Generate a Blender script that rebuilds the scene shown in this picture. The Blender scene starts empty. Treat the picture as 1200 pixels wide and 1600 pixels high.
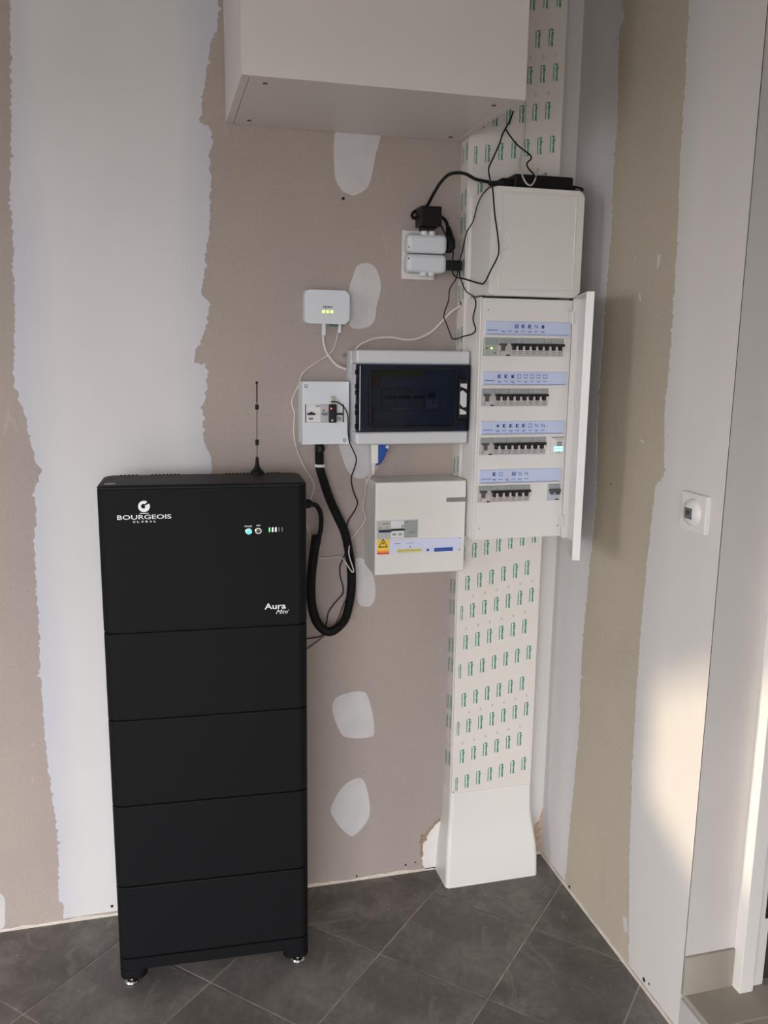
import bpy, bmesh, math, random
from mathutils import Vector, Matrix
from mathutils.geometry import delaunay_2d_cdt
random.seed(7)
C = bpy.context.scene.collection
scn = bpy.context.scene

# ---------------------------------------------------------------- camera, world, sun, exposure
cam_data = bpy.data.cameras.new('camera')
cam_data.sensor_fit = 'AUTO'
cam_data.sensor_width = 36.0
cam_data.lens = 1350.0 / 1600.0 * 36.0
cam_data.clip_start = 0.02
cam = bpy.data.objects.new('camera', cam_data)
C.objects.link(cam)
cam.matrix_world = Matrix(((0.9674914, 0.0347536, -0.2505046, -1.10349),
                           (-0.2525733, 0.1834026, -0.9500370, -2.22587),
                           (0.0129260, 0.9824234, 0.1862183, 1.53000),
                           (0, 0, 0, 1)))
scn.camera = cam

SKY_STRENGTH = 10.3
SUN_STRENGTH = 2.5
world = bpy.data.worlds.new('sky')
scn.world = world
world.use_nodes = True
bg = world.node_tree.nodes['Background']
bg.inputs['Color'].default_value = (0.965, 0.965, 1.0, 1)
bg.inputs['Strength'].default_value = SKY_STRENGTH

sun_data = bpy.data.lights.new('sun', 'SUN')
sun_data.energy = SUN_STRENGTH
sun_data.color = (1.0, 0.84, 0.62)
sun_data.angle = math.radians(1.8)
sun = bpy.data.objects.new('sun', sun_data)
C.objects.link(sun)
SUN_DIR = Vector((1.0, -0.06, -0.2125))
sun.rotation_euler = SUN_DIR.to_track_quat('-Z', 'Y').to_euler()
sun.location = (-8, 0, 4)

# sampling portal in the garage opening (guides sky light, emits nothing)
pd = bpy.data.lights.new('opening_portal', 'AREA')
pd.shape = 'RECTANGLE'; pd.size = 2.6; pd.size_y = 1.95
pd.cycles.is_portal = True
po = bpy.data.objects.new('opening_portal', pd)
C.objects.link(po)
po.location = (-2.1, -3.7, 0.975)
po.rotation_euler = Vector((0, 1, 0)).to_track_quat('-Z', 'Z').to_euler()

pd2 = bpy.data.lights.new('side_opening_portal', 'AREA')  # guides sky light through the added left-wall opening, emits nothing
pd2.shape = 'RECTANGLE'; pd2.size = 0.9; pd2.size_y = 1.9
pd2.cycles.is_portal = True
po2 = bpy.data.objects.new('side_opening_portal', pd2)
C.objects.link(po2)
po2.location = (-4.3, -2.15, 1.35)
po2.rotation_euler = Vector((1, 0, 0)).to_track_quat('-Z', 'Z').to_euler()

scn.view_settings.view_transform = 'Standard'
scn.view_settings.look = 'None'
scn.view_settings.gamma = 1.0
scn.view_settings.use_curve_mapping = False
scn.view_settings.exposure = 0.0

# ---------------------------------------------------------------- materials
def lin(c):
    def f(v):
        v /= 255.0
        return v / 12.92 if v <= 0.04045 else ((v + 0.055) / 1.055) ** 2.4
    return (f(c[0]), f(c[1]), f(c[2]), 1.0)

class NT:
    """small node-tree helper"""
    def __init__(self, name):
        self.m = bpy.data.materials.new(name)
        self.m.use_nodes = True
        self.t = self.m.node_tree
        self.b = self.t.nodes['Principled BSDF']
        self.obj = None
    def n(self, typ, **kw):
        nd = self.t.nodes.new(typ)
        for k, v in kw.items():
            setattr(nd, k, v)
        return nd
    def link(self, a, b): self.t.links.new(a, b)
    def coord(self, scale=(1, 1, 1)):
        if self.obj is None:
            self.obj = self.n('ShaderNodeTexCoord')
        mp = self.n('ShaderNodeMapping')
        mp.inputs['Scale'].default_value = scale
        self.link(self.obj.outputs['Object'], mp.inputs['Vector'])
        return mp.outputs['Vector']
    def noise(self, scale, detail=4, rough=0.55, stretch=(1, 1, 1), dist=0.0):
        nd = self.n('ShaderNodeTexNoise')
        nd.inputs['Scale'].default_value = scale
        nd.inputs['Detail'].default_value = detail
        nd.inputs['Roughness'].default_value = rough
        nd.inputs['Distortion'].default_value = dist
        self.link(self.coord(stretch), nd.inputs['Vector'])
        return nd.outputs['Fac']
    def ramp(self, fac, stops):
        r = self.n('ShaderNodeValToRGB')
        els = r.color_ramp.elements
        while len(els) < len(stops): els.new(0.5)
        for e, (p, c) in zip(els, stops):
            e.position = p; e.color = c
        self.link(fac, r.inputs['Fac'])
        return r.outputs['Color']
    def mix(self, fac, a, b, mode='MIX'):
        x = self.n('ShaderNodeMix', data_type='RGBA', blend_type=mode)
        if isinstance(fac, float): x.inputs['Factor'].default_value = fac
        else: self.link(fac, x.inputs['Factor'])
        for s, v in (('A', a), ('B', b)):
            sock = [i for i in x.inputs if i.name == s and i.type == 'RGBA'][0]
            if isinstance(v, tuple): sock.default_value = v
            else: self.link(v, sock)
        return [o for o in x.outputs if o.type == 'RGBA'][0]
    def bump(self, fac, strength, dist=0.001):
        b = self.n('ShaderNodeBump')
        b.inputs['Strength'].default_value = strength
        b.inputs['Distance'].default_value = dist
        self.link(fac, b.inputs['Height'])
        self.link(b.outputs['Normal'], self.b.inputs['Normal'])

MATS = {}
def mat(name, color, rough=0.5, metal=0.0, vary=0.03, scale=60.0, bump=0.0, spec=0.5, emit=None, estr=0.0):
    if name in MATS: return MATS[name]
    t = NT(name)
    c = lin(color)
    lo = tuple(max(0, v * (1 - vary)) for v in c[:3]) + (1,)
    hi = tuple(min(1, v * (1 + vary)) for v in c[:3]) + (1,)
    f = t.noise(scale, 3)
    t.link(t.ramp(f, [(0.3, lo), (0.7, hi)]), t.b.inputs['Base Color'])
    t.b.inputs['Roughness'].default_value = rough
    t.b.inputs['Metallic'].default_value = metal
    t.b.inputs['Specular IOR Level'].default_value = spec
    if bump: t.bump(f, bump, 0.0006)
    if emit:
        t.b.inputs['Emission Color'].default_value = lin(emit)
        t.b.inputs['Emission Strength'].default_value = estr
    MATS[name] = t.m
    return t.m

def board_material(name, base):
    t = NT(name)
    c = lin(base)
    k = lambda s, w=(1, 1, 1): tuple(min(1, v * s * q) for v, q in zip(c[:3], w)) + (1,)
    big = t.ramp(t.noise(1.7, 5, 0.6), [(0.3, k(0.93, (0.99, 1.0, 1.02))), (0.7, k(1.06, (1.0, 1.0, 0.98)))])
    fib = t.ramp(t.noise(170, 3, 0.7, (1, 1, 0.6)), [(0.3, (0.94, 0.94, 0.94, 1)), (0.7, (1.05, 1.05, 1.05, 1))])
    col = t.mix(1.0, big, fib, 'MULTIPLY')
    rub = t.ramp(t.noise(9, 4, 0.65, (1, 1, 0.35)), [(0.62, (0, 0, 0, 1)), (0.80, (0.5, 0.5, 0.5, 1))])
    col = t.mix(rub, col, k(0.74))
    scuff = t.ramp(t.noise(28, 2, 0.5, (1.2, 1, 0.3), 1.2), [(0.735, (0, 0, 0, 1)), (0.76, (0.3, 0.3, 0.3, 1))])
    col = t.mix(scuff, col, k(1.35))
    t.link(col, t.b.inputs['Base Color'])
    t.b.inputs['Roughness'].default_value = 0.93
    t.b.inputs['Specular IOR Level'].default_value = 0.2
    t.bump(t.noise(420, 2), 0.25, 0.0004)
    return t.m

def compound_material(name, base, thin, axis, lo, hi):
    """joint compound: the skim is thinner and greyer-blue along its feathered edges"""
    t = NT(name)
    c = lin(base); th = lin(thin)
    sep = t.n('ShaderNodeSeparateXYZ')
    t.link(t.coord(), sep.inputs[0])
    d = t.n('ShaderNodeMath', operation='ADD'); d.inputs[1].default_value = -(lo + hi) / 2
    t.link(sep.outputs[axis], d.inputs[0])
    a = t.n('ShaderNodeMath', operation='ABSOLUTE'); t.link(d.outputs[0], a.inputs[0])
    nz = t.n('ShaderNodeMath', operation='MULTIPLY_ADD'); nz.inputs[1].default_value = 0.10; nz.inputs[2].default_value = -0.05
    t.link(t.noise(3.0, 4, 0.6, (1, 1, 0.5)), nz.inputs[0])
    ad = t.n('ShaderNodeMath', operation='ADD'); t.link(a.outputs[0], ad.inputs[0]); t.link(nz.outputs[0], ad.inputs[1])
    half = (hi - lo) / 2
    mr = t.n('ShaderNodeMapRange', interpolation_type='SMOOTHSTEP')
    mr.inputs['From Min'].default_value = half * 0.55; mr.inputs['From Max'].default_value = half * 1.0
    t.link(ad.outputs[0], mr.inputs['Value'])
    body = t.ramp(t.noise(2.3, 5, 0.6, (1, 1, 0.5)), [(0.3, tuple(v * 0.95 for v in c[:3]) + (1,)), (0.7, tuple(min(1, v * 1.04) for v in c[:3]) + (1,))])
    col = t.mix(mr.outputs['Result'], body, th)
    t.link(col, t.b.inputs['Base Color'])
    t.b.inputs['Roughness'].default_value = 0.8
    t.b.inputs['Specular IOR Level'].default_value = 0.3
    t.bump(t.noise(55, 3, 0.6, (1, 1, 0.25)), 0.12, 0.001)
    return t.m

M_BOARD_B = board_material('plasterboard_paper', (166, 153, 146))
M_BOARD_R = board_material('plasterboard_paper_olive', (178, 167, 149))
M_SHELL = board_material('unfinished_shell', (150, 149, 149))
M_COMP_L = compound_material('joint_compound_wide', (208, 205, 203), (191, 191, 197), 0, -1.42, -0.95)
M_COMP_C = compound_material('joint_compound_corner', (210, 206, 202), (190, 190, 194), 0, -0.45, 0.25)
M_COMP_RC = compound_material('joint_compound_corner_right', (206, 201, 198), (192, 190, 192), 1, -0.22, 0.18)
M_COMP_RB = compound_material('joint_compound_broad_right', (208, 203, 197), (198, 195, 191), 1, -0.98, -0.46)
M_CEIL = mat('white_ceiling', (200, 199, 199), 0.8, vary=0.02, scale=4)
M_REVEAL = mat('reveal_skim', (196, 190, 184), 0.75, vary=0.03, scale=5)
M_PATCH = mat('filler_patch', (196, 192, 192), 0.8, vary=0.05, scale=18, spec=0.25)
M_PAINT = mat('white_paint', (222, 217, 210), 0.6, vary=0.02, scale=5)
M_FOAM = mat('edge_filler', (206, 196, 184), 0.85, vary=0.12, scale=40, bump=0.4)
M_DARKHOLE = mat('dark_hole', (30, 24, 20), 0.9)

def tile_material():
    t = NT('slate_tile')
    inf = t.n('ShaderNodeObjectInfo')
    base = t.ramp(t.noise(4.5, 8, 0.72), [(0.30, lin((78, 74, 70))), (0.50, lin((101, 96, 91))), (0.70, lin((130, 124, 117)))])
    v = t.ramp(inf.outputs['Random'], [(0.0, (0.9, 0.9, 0.9, 1)), (1.0, (1.08, 1.07, 1.06, 1))])
    col = t.mix(1.0, base, v, 'MULTIPLY')
    vein = t.ramp(t.noise(7, 5, 0.7, (1, 0.6, 1), 2.0), [(0.53, (0, 0, 0, 1)), (0.70, (0.5, 0.5, 0.5, 1))])
    col = t.mix(vein, col, lin((146, 138, 130)))
    smear = t.ramp(t.noise(3.5, 6, 0.7, (1.0, 0.35, 1), 0.8), [(0.55, (0, 0, 0, 1)), (0.78, (0.42, 0.42, 0.42, 1))])
    col = t.mix(smear, col, lin((168, 160, 152)))
    scr = t.ramp(t.noise(11, 6, 0.75, (0.4, 1.3, 1), 1.5), [(0.60, (0, 0, 0, 1)), (0.70, (0.55, 0.55, 0.55, 1))])
    col = t.mix(scr, col, lin((150, 143, 135)))
    speck = t.ramp(t.noise(90, 2, 0.5), [(0.72, (0, 0, 0, 1)), (0.75, (0.6, 0.6, 0.6, 1))])
    col = t.mix(speck, col, lin((190, 182, 174)))
    t.link(col, t.b.inputs['Base Color'])
    rr = t.ramp(t.noise(6, 4), [(0.3, (0.42, 0.42, 0.42, 1)), (0.7, (0.62, 0.62, 0.62, 1))])
    t.link(rr, t.b.inputs['Roughness'])
    t.b.inputs['Specular IOR Level'].default_value = 0.35
    t.bump(t.noise(16, 6, 0.65), 0.25, 0.002)
    return t.m
M_TILE = tile_material()
M_GROUT = mat('grout', (168, 158, 147), 0.9, vary=0.35, scale=14)
M_BEIGE = mat('beige_stone_tile', (154, 145, 133), 0.55, vary=0.07, scale=9)
M_BEIGE_GROUT = mat('beige_grout', (196, 186, 172), 0.9, vary=0.06)
M_RISER = mat('grey_riser', (178, 174, 170), 0.8, vary=0.06, scale=12)

M_WHITE = mat('white_plastic', (218, 215, 209), 0.42, vary=0.012, scale=8)
M_WHITE_GLOSS = mat('white_gloss_plastic', (222, 218, 213), 0.26, vary=0.01, scale=8)
M_FILM = mat('protective_film', (220, 214, 206), 0.33, vary=0.015, scale=14)
M_GREENPRINT = mat('green_print', (22, 140, 116), 0.5)
M_PALEPRINT = mat('pale_green_print', (176, 190, 180), 0.5)
M_MELAMINE = mat('white_melamine', (214, 207, 201), 0.4, vary=0.01, scale=6)
M_GREYCAP = mat('cam_cap_hole', (92, 84, 78), 0.7)
M_COOLWHITE = mat('cool_white_plastic', (206, 210, 214), 0.4, vary=0.012, scale=8)
M_LIGHTGREY = mat('light_grey_plastic', (196, 197, 199), 0.45, vary=0.012, scale=8)
M_BLACK = mat('matte_black_shell', (19, 20, 21), 0.6, vary=0.05, scale=300, bump=0.06, spec=0.1)
M_BLACKTOP = mat('black_top_cover', (24, 24, 25), 0.55, vary=0.05, scale=300, spec=0.2)
M_BLACKPL = mat('black_plastic', (14, 13, 13), 0.45, spec=0.3)
M_RUBBER = mat('black_rubber', (13, 12, 12), 0.6, spec=0.25)
M_LOGO = mat('silver_white_print', (226, 226, 226), 0.5)
M_GREYPRINT = mat('grey_print', (120, 122, 126), 0.5)
M_STEEL = mat('steel', (200, 198, 194), 0.25, metal=1.0)
M_DARKSTEEL = mat('dark_steel', (70, 66, 62), 0.4, metal=0.8)
M_LABELBLUE = mat('pale_blue_label', (192, 202, 226), 0.35, vary=0.03, scale=30)
M_LAVENDER = mat('pale_lavender_label', (206, 208, 232), 0.4, vary=0.02)
M_INKBLUE = mat('blue_ink', (46, 78, 158), 0.5)
M_DEVGREY = mat('module_grey', (178, 176, 172), 0.5, vary=0.03)
M_DEVPINK = mat('module_warm_grey', (192, 184, 180), 0.5, vary=0.04, scale=400)
M_WINDOWGREY = mat('module_label_window', (150, 156, 154), 0.25, vary=0.02)
M_TOGGLE = mat('toggle_dark_grey', (76, 74, 72), 0.45)
M_TOGGLEBLK = mat('toggle_black', (20, 19, 19), 0.4)
M_TOGGLEBLUE = mat('toggle_navy', (24, 40, 66), 0.4)
M_NUB = mat('nub_white', (214, 208, 204), 0.4)
M_YELLOW = mat('yellow_sticker', (236, 196, 62), 0.5)
M_ORANGE = mat('orange_sticker', (238, 140, 60), 0.5)
M_RED = mat('red_sticker', (206, 72, 70), 0.5)
M_YELLOWGREEN = mat('yellow_green_label', (206, 200, 110), 0.5)
M_NAVY = mat('navy_label', (44, 82, 152), 0.45)
M_BLUEPL = mat('blue_plastic', (28, 76, 156), 0.35)
M_WHITECABLE = mat('white_cable', (206, 198, 192), 0.45)
M_AMBER = mat('amber_cable', (96, 62, 28), 0.5)
M_GREENTERM = mat('green_terminal', (40, 104, 72), 0.45)
M_SENSOR = mat('sensor_lens', (88, 90, 92), 0.3)
M_SWITCH = mat('switch_plastic', (216, 211, 206), 0.35, vary=0.01)
M_LEDG = mat('led_green', (210, 255, 120), 0.4, emit=(200, 255, 90), estr=2.2)
M_LEDG2 = mat('led_bar_green', (120, 230, 130), 0.4, emit=(90, 230, 110), estr=1.0)
M_LEDW = mat('led_bar_white', (240, 245, 245), 0.4, emit=(240, 245, 245), estr=0.9)
M_LEDB = mat('led_blue', (60, 170, 255), 0.4, emit=(50, 165, 255), estr=1.6)
M_LEDR = mat('led_red', (255, 90, 100), 0.4, emit=(255, 60, 80), estr=1.8)
M_LEDC = mat('lit_display', (190, 240, 255), 0.3, emit=(170, 235, 255), estr=0.8)

def smoked_material():
    m = bpy.data.materials.new('smoked_plastic'); m.use_nodes = True
    t = m.node_tree
    for n in list(t.nodes): t.nodes.remove(n)
    out = t.nodes.new('ShaderNodeOutputMaterial')
    tr = t.nodes.new('ShaderNodeBsdfTransparent'); tr.inputs['Color'].default_value = (0.46, 0.50, 0.58, 1)
    pb = t.nodes.new('ShaderNodeBsdfPrincipled')
    pb.inputs['Base Color'].default_value = (0.012, 0.014, 0.020, 1); pb.inputs['Roughness'].default_value = 0.10
    lw = t.nodes.new('ShaderNodeLayerWeight'); lw.inputs['Blend'].default_value = 0.15
    ma = t.nodes.new('ShaderNodeMath'); ma.operation = 'MULTIPLY_ADD'; ma.inputs[1].default_value = 0.5; ma.inputs[2].default_value = 0.20
    nz = t.nodes.new('ShaderNodeTexNoise'); nz.inputs['Scale'].default_value = 4.0
    mx = t.nodes.new('ShaderNodeMixShader')
    t.links.new(lw.outputs['Fresnel'], ma.inputs[0]); t.links.new(ma.outputs[0], mx.inputs[0])
    t.links.new(tr.outputs[0], mx.inputs[1]); t.links.new(pb.outputs[0], mx.inputs[2])
    t.links.new(mx.outputs[0], out.inputs['Surface'])
    return m
M_SMOKE = smoked_material()

# ---------------------------------------------------------------- mesh helpers
def rrect(w, d, r, n=6):
    pts = []
    for cx, cy, a0 in ((w/2-r, d/2-r, 0), (-w/2+r, d/2-r, 90), (-w/2+r, -d/2+r, 180), (w/2-r, -d/2+r, 270)):
        for i in range(n + 1):
            a = math.radians(a0 + 90 * i / n)
            pts.append((cx + r * math.cos(a), cy + r * math.sin(a)))
    return pts

def circle(cx, cy, r, n=20):
    return [(cx + r*math.cos(2*math.pi*i/n), cy + r*math.sin(2*math.pi*i/n)) for i in range(n)]

def catmull(P, step=0.004):
    P = [Vector(p) for p in P]
    Q = [P[0]*2 - P[1]] + P + [P[-1]*2 - P[-2]]
    out = []
    for i in range(1, len(Q) - 2):
        p0, p1, p2, p3 = Q[i-1:i+3]
        n = max(2, int((p2 - p1).length / step))
        def tj(t, a, b): return t + max(1e-5, (b - a).length) ** 0.5
        t0 = 0; t1 = tj(t0, p0, p1); t2 = tj(t1, p1, p2); t3 = tj(t2, p2, p3)
        for k in range(n):
            t = t1 + (t2 - t1) * k / n
            a1 = p0*((t1-t)/(t1-t0)) + p1*((t-t0)/(t1-t0))
            a2 = p1*((t2-t)/(t2-t1)) + p2*((t-t1)/(t2-t1))
            a3 = p2*((t3-t)/(t3-t2)) + p3*((t-t2)/(t3-t2))
            b1 = a1*((t2-t)/(t2-t0)) + a2*((t-t0)/(t2-t0))
            b2 = a2*((t3-t)/(t3-t1)) + a3*((t-t1)/(t3-t1))
            out.append(b1*((t2-t)/(t2-t1)) + b2*((t-t1)/(t2-t1)))
    out.append(P[-1])
    return out

class MB:
    def __init__(self):
        self.v = []; self.f = []
    def add(self, verts, faces):
        o = len(self.v)
        self.v += [tuple(p) for p in verts]
        self.f += [tuple(i + o for i in f) for f in faces]
        return self
    def addbm(self, bm):
        bm.verts.index_update()
        self.add([v.co.copy() for v in bm.verts], [[v.index for v in f.verts] for f in bm.faces])
        bm.free(); return self
    def box(self, x0, x1, y0, y1, z0, z1, bev=0.0, seg=2):
        x0, x1 = sorted((x0, x1)); y0, y1 = sorted((y0, y1)); z0, z1 = sorted((z0, z1))
        vs = [(x0,y0,z0),(x1,y0,z0),(x1,y1,z0),(x0,y1,z0),(x0,y0,z1),(x1,y0,z1),(x1,y1,z1),(x0,y1,z1)]
        fs = [(3,2,1,0),(4,5,6,7),(0,1,5,4),(1,2,6,5),(2,3,7,6),(3,0,4,7)]
        if not bev: return self.add(vs, fs)
        bm = bmesh.new()
        bv = [bm.verts.new(p) for p in vs]
        for f in fs: bm.faces.new([bv[i] for i in f])
        bmesh.ops.bevel(bm, geom=list(bm.edges), offset=bev, segments=seg, profile=0.5, affect='EDGES')
        return self.addbm(bm)
    def loft(self, layers, cap=True):
        """layers: lists of 3-D points of equal count, joined in turn"""
        n = len(layers[0]); vs = []; fs = []
        for L in layers: vs += list(L)
        for k in range(len(layers) - 1):
            for i in range(n):
                j = (i + 1) % n
                fs.append((k*n+i, k*n+j, (k+1)*n+j, (k+1)*n+i))
        if cap:
            fs.append(tuple(reversed(range(n)))); fs.append(tuple(range((len(layers)-1)*n, len(layers)*n)))
        return self.add(vs, fs)
    def prism(self, pts, plane, d0, d1, edge=0.0):
        """polygon pts (a,b) in a plane, extruded from depth d0 to d1; front (d1) edge rounded by 'edge'"""
        def P(a, b, d):
            return {'xz': (a, d, b), 'xy': (a, b, d), 'yz': (d, a, b)}[plane]
        bm = bmesh.new()
        lo = [bm.verts.new(P(a, b, d0)) for a, b in pts]
        hi = [bm.verts.new(P(a, b, d1)) for a, b in pts]
        n = len(pts)
        f0 = bm.faces.new(lo); f1 = bm.faces.new(hi)
        for i in range(n):
            j = (i + 1) % n
            bm.faces.new((lo[i], lo[j], hi[j], hi[i]))
        if edge:
            bmesh.ops.bevel(bm, geom=list(f1.edges), offset=edge, segments=3, profile=0.5, affect='EDGES')
        big = [f for f in bm.faces if len(f.verts) > 4]
        bmesh.ops.triangulate(bm, faces=big, ngon_method='EAR_CLIP')
        bmesh.ops.recalc_face_normals(bm, faces=bm.faces)
        return self.addbm(bm)
    def sheet(self, pts, plane, d0, d1):
        """thin skim with a ragged concave outline (robust triangulation)"""
        def P(a, b, d):
            return {'xz': (a, d, b), 'yz': (d, a, b)}[plane]
        n = len(pts)
        vs, _, fs, _, _, _ = delaunay_2d_cdt([Vector(p) for p in pts], [(i, (i+1) % n) for i in range(n)], [list(range(n))], 1, 1e-6)
        self.add([P(v.x, v.y, d1) for v in vs], fs)
        self.add([P(a, b, d0) for a, b in pts] + [P(a, b, d1) for a, b in pts], [(i, (i+1) % n, n+(i+1) % n, n+i) for i in range(n)])
        return self
    def strip(self, a, b, plane, d, closed=False):
        """flat ribbon between two outlines of equal length"""
        def P(p): return {'xz': (p[0], d, p[1]), 'yz': (d, p[0], p[1])}[plane]
        n = len(a); m = n if closed else n-1
        return self.add([P(p) for p in a] + [P(p) for p in b], [(i, (i+1) % n, n+(i+1) % n, n+i) for i in range(m)])
    def cyl(self, p0, p1, r, seg=16, r2=None):
        r2 = r if r2 is None else r2
        p0 = Vector(p0); p1 = Vector(p1); d = (p1 - p0).normalized()
        a = Vector((0, 0, 1)) if abs(d.z) < 0.9 else Vector((1, 0, 0))
        u = d.cross(a).normalized(); w = d.cross(u)
        L = []
        for p, q in ((p0, r), (p1, r2)):
            L.append([p + u*(q*math.cos(2*math.pi*i/seg)) + w*(q*math.sin(2*math.pi*i/seg)) for i in range(seg)])
        return self.loft(L)
    def lathe(self, base, axis, prof, seg=20):
        """prof: (distance along axis, radius)"""
        base = Vector(base); d = Vector(axis).normalized()
        a = Vector((0, 0, 1)) if abs(d.z) < 0.9 else Vector((1, 0, 0))
        u = d.cross(a).normalized(); w = d.cross(u)
        return self.loft([[base + d*h + u*(r*math.cos(2*math.pi*i/seg)) + w*(r*math.sin(2*math.pi*i/seg)) for i in range(seg)] for h, r in prof])
    def tube(self, path, rad, seg=8, flat=1.0, wide=None):
        n = len(path); prev = None; L = []
        for i, p in enumerate(path):
            d = (path[min(i+1, n-1)] - path[max(i-1, 0)])
            if d.length < 1e-9: d = Vector((0, 0, 1))
            d.normalize()
            if prev is None:
                a = Vector((0, 1, 0)) if abs(d.y) < 0.9 else Vector((1, 0, 0))
                u = (a - d*a.dot(d)).normalized()
            else:
                u = prev - d*prev.dot(d)
                u = u.normalized() if u.length > 1e-6 else prev
            prev = u; w = d.cross(u)
            r = rad[i] if isinstance(rad, (list, tuple)) else rad
            L.append([p + u*(r*flat*math.cos(2*math.pi*k/seg)) + w*(r*math.sin(2*math.pi*k/seg)) for k in range(seg)])
        return self.loft(L)
    def ellipsoid(self, c, rx, ry, rz, n=12, m=8):
        L = []
        for k in range(1, m):
            t = math.pi * k / m
            L.append([(c[0] + rx*math.sin(t)*math.cos(2*math.pi*i/n), c[1] + ry*math.sin(t)*math.sin(2*math.pi*i/n), c[2] - rz*math.cos(t)) for i in range(n)])
        return self.loft(L)
    def plate(self, x0, x1, z0, z1, yb, yf, holes):
        """flat plate in xz with rectangular holes (x0,x1,z0,z1)"""
        xs = sorted({x0, x1} | {h[0] for h in holes} | {h[1] for h in holes})
        zs = sorted({z0, z1} | {h[2] for h in holes} | {h[3] for h in holes})
        def solid(i, j):
            if not (0 <= i < len(xs)-1 and 0 <= j < len(zs)-1): return False
            cx = (xs[i]+xs[i+1])/2; cz = (zs[j]+zs[j+1])/2
            return not any(h[0] < cx < h[1] and h[2] < cz < h[3] for h in holes)
        for i in range(len(xs)-1):
            for j in range(len(zs)-1):
                if not solid(i, j): continue
                a, b, c, d = xs[i], xs[i+1], zs[j], zs[j+1]
                self.add([(a,yf,c),(b,yf,c),(b,yf,d),(a,yf,d)], [(0,1,2,3)])
                self.add([(a,yb,c),(b,yb,c),(b,yb,d),(a,yb,d)], [(3,2,1,0)])
                if not solid(i-1, j): self.add([(a,yf,c),(a,yf,d),(a,yb,d),(a,yb,c)], [(0,1,2,3)])
                if not solid(i+1, j): self.add([(b,yf,c),(b,yb,c),(b,yb,d),(b,yf,d)], [(0,1,2,3)])
                if not solid(i, j-1): self.add([(a,yf,c),(a,yb,c),(b,yb,c),(b,yf,c)], [(0,1,2,3)])
                if not solid(i, j+1): self.add([(a,yf,d),(b,yf,d),(b,yb,d),(a,yb,d)], [(0,1,2,3)])
        return self
    def xform(self, M):
        self.v = [tuple(M @ Vector(p)) for p in self.v]; return self
    def mesh(self, name, material, off=(0, 0, 0), sharp=32):
        me = bpy.data.meshes.new(name)
        me.from_pydata([(p[0]-off[0], p[1]-off[1], p[2]-off[2]) for p in self.v], [], self.f)
        me.materials.append(material)
        me.shade_smooth()
        me.set_sharp_from_angle(angle=math.radians(sharp))
        me.validate()
        return me

ORIG = {}
def origin_of(p):
    while p.parent is not None: p = p.parent
    return ORIG.get(p.name, (0, 0, 0))

def weighted(o):
    m = o.modifiers.new('weighted', 'WEIGHTED_NORMAL'); m.keep_sharp = True; m.weight = 80
    return o

def tag(o, label=None, cat=None, group=None, kind=None):
    if label: o['label'] = label
    if cat: o['category'] = cat
    if group: o['group'] = group
    if kind: o['kind'] = kind
    return o

def thing(name, loc, label, cat, group=None, rz=0.0, local=False):
    o = bpy.data.objects.new(name, None)
    o.empty_display_size = 0.05
    C.objects.link(o)
    o.location = loc; o.rotation_euler = (0, 0, rz)
    ORIG[o.name] = (0, 0, 0) if local else tuple(loc)
    return tag(o, label, cat, group)

def part(name, mb, material, parent, label=None, kind=None, sharp=32):
    """mesh written in world metres (or in the thing's own frame when the thing is 'local')"""
    me = mb.mesh(name, material, origin_of(parent), sharp)
    o = bpy.data.objects.new(name, me)
    C.objects.link(o); o.parent = parent; weighted(o)
    return tag(o, label, None, None, kind)

def inst(name, me, loc, parent):
    o = bpy.data.objects.new(name, me)
    C.objects.link(o); o.parent = parent; weighted(o)
    g = origin_of(parent)
    o.location = (loc[0]-g[0], loc[1]-g[1], loc[2]-g[2])
    return o

def solo(name, mb, material, label, cat, loc=None, group=None, sharp=32):
    """a thing that is a single mesh"""
    loc = loc or (0, 0, 0)
    me = mb.mesh(name, material, loc, sharp)
    o = bpy.data.objects.new(name, me); C.objects.link(o); o.location = loc
    ORIG[o.name] = tuple(loc)
    return tag(o, label, cat, group)

def struct(name, mb, material, sharp=32):
    o = bpy.data.objects.new(name, mb.mesh(name, material, (0, 0, 0), sharp)); C.objects.link(o)
    ORIG[o.name] = (0, 0, 0)
    o['kind'] = 'structure'
    return o

_txt = {}
def text_geo(s, bold=0.0, shear=0.0):
    """unit-box glyph mesh of a string: list of verts (0..1,0..1), faces"""
    key = (s, bold, shear)
    if key in _txt: return _txt[key]
    cu = bpy.data.curves.new('t', 'FONT'); cu.body = s
    cu.resolution_u = 3; cu.offset = bold; cu.shear = shear; cu.fill_mode = 'FRONT'
    ob = bpy.data.objects.new('t', cu); C.objects.link(ob)
    bpy.context.view_layer.update()
    dg = bpy.context.evaluated_depsgraph_get()
    me = bpy.data.meshes.new_from_object(ob.evaluated_get(dg))
    vs = [v.co.copy() for v in me.vertices]; fs = [tuple(p.vertices) for p in me.polygons]
    x0 = min(v.x for v in vs); x1 = max(v.x for v in vs); y0 = min(v.y for v in vs); y1 = max(v.y for v in vs)
    vs = [((v.x-x0)/(x1-x0), (v.y-y0)/(y1-y0)) for v in vs]
    bpy.data.objects.remove(ob); bpy.data.curves.remove(cu); bpy.data.meshes.remove(me)
    _txt[key] = (vs, fs)
    return _txt[key]

def lettering(mb, s, x, z, w, h, y, bold=0.0, shear=0.0):
    vs, fs = text_geo(s, bold, shear)
    return mb.add([(x + a*w, y, z + b*h) for a, b in vs], fs)

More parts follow.
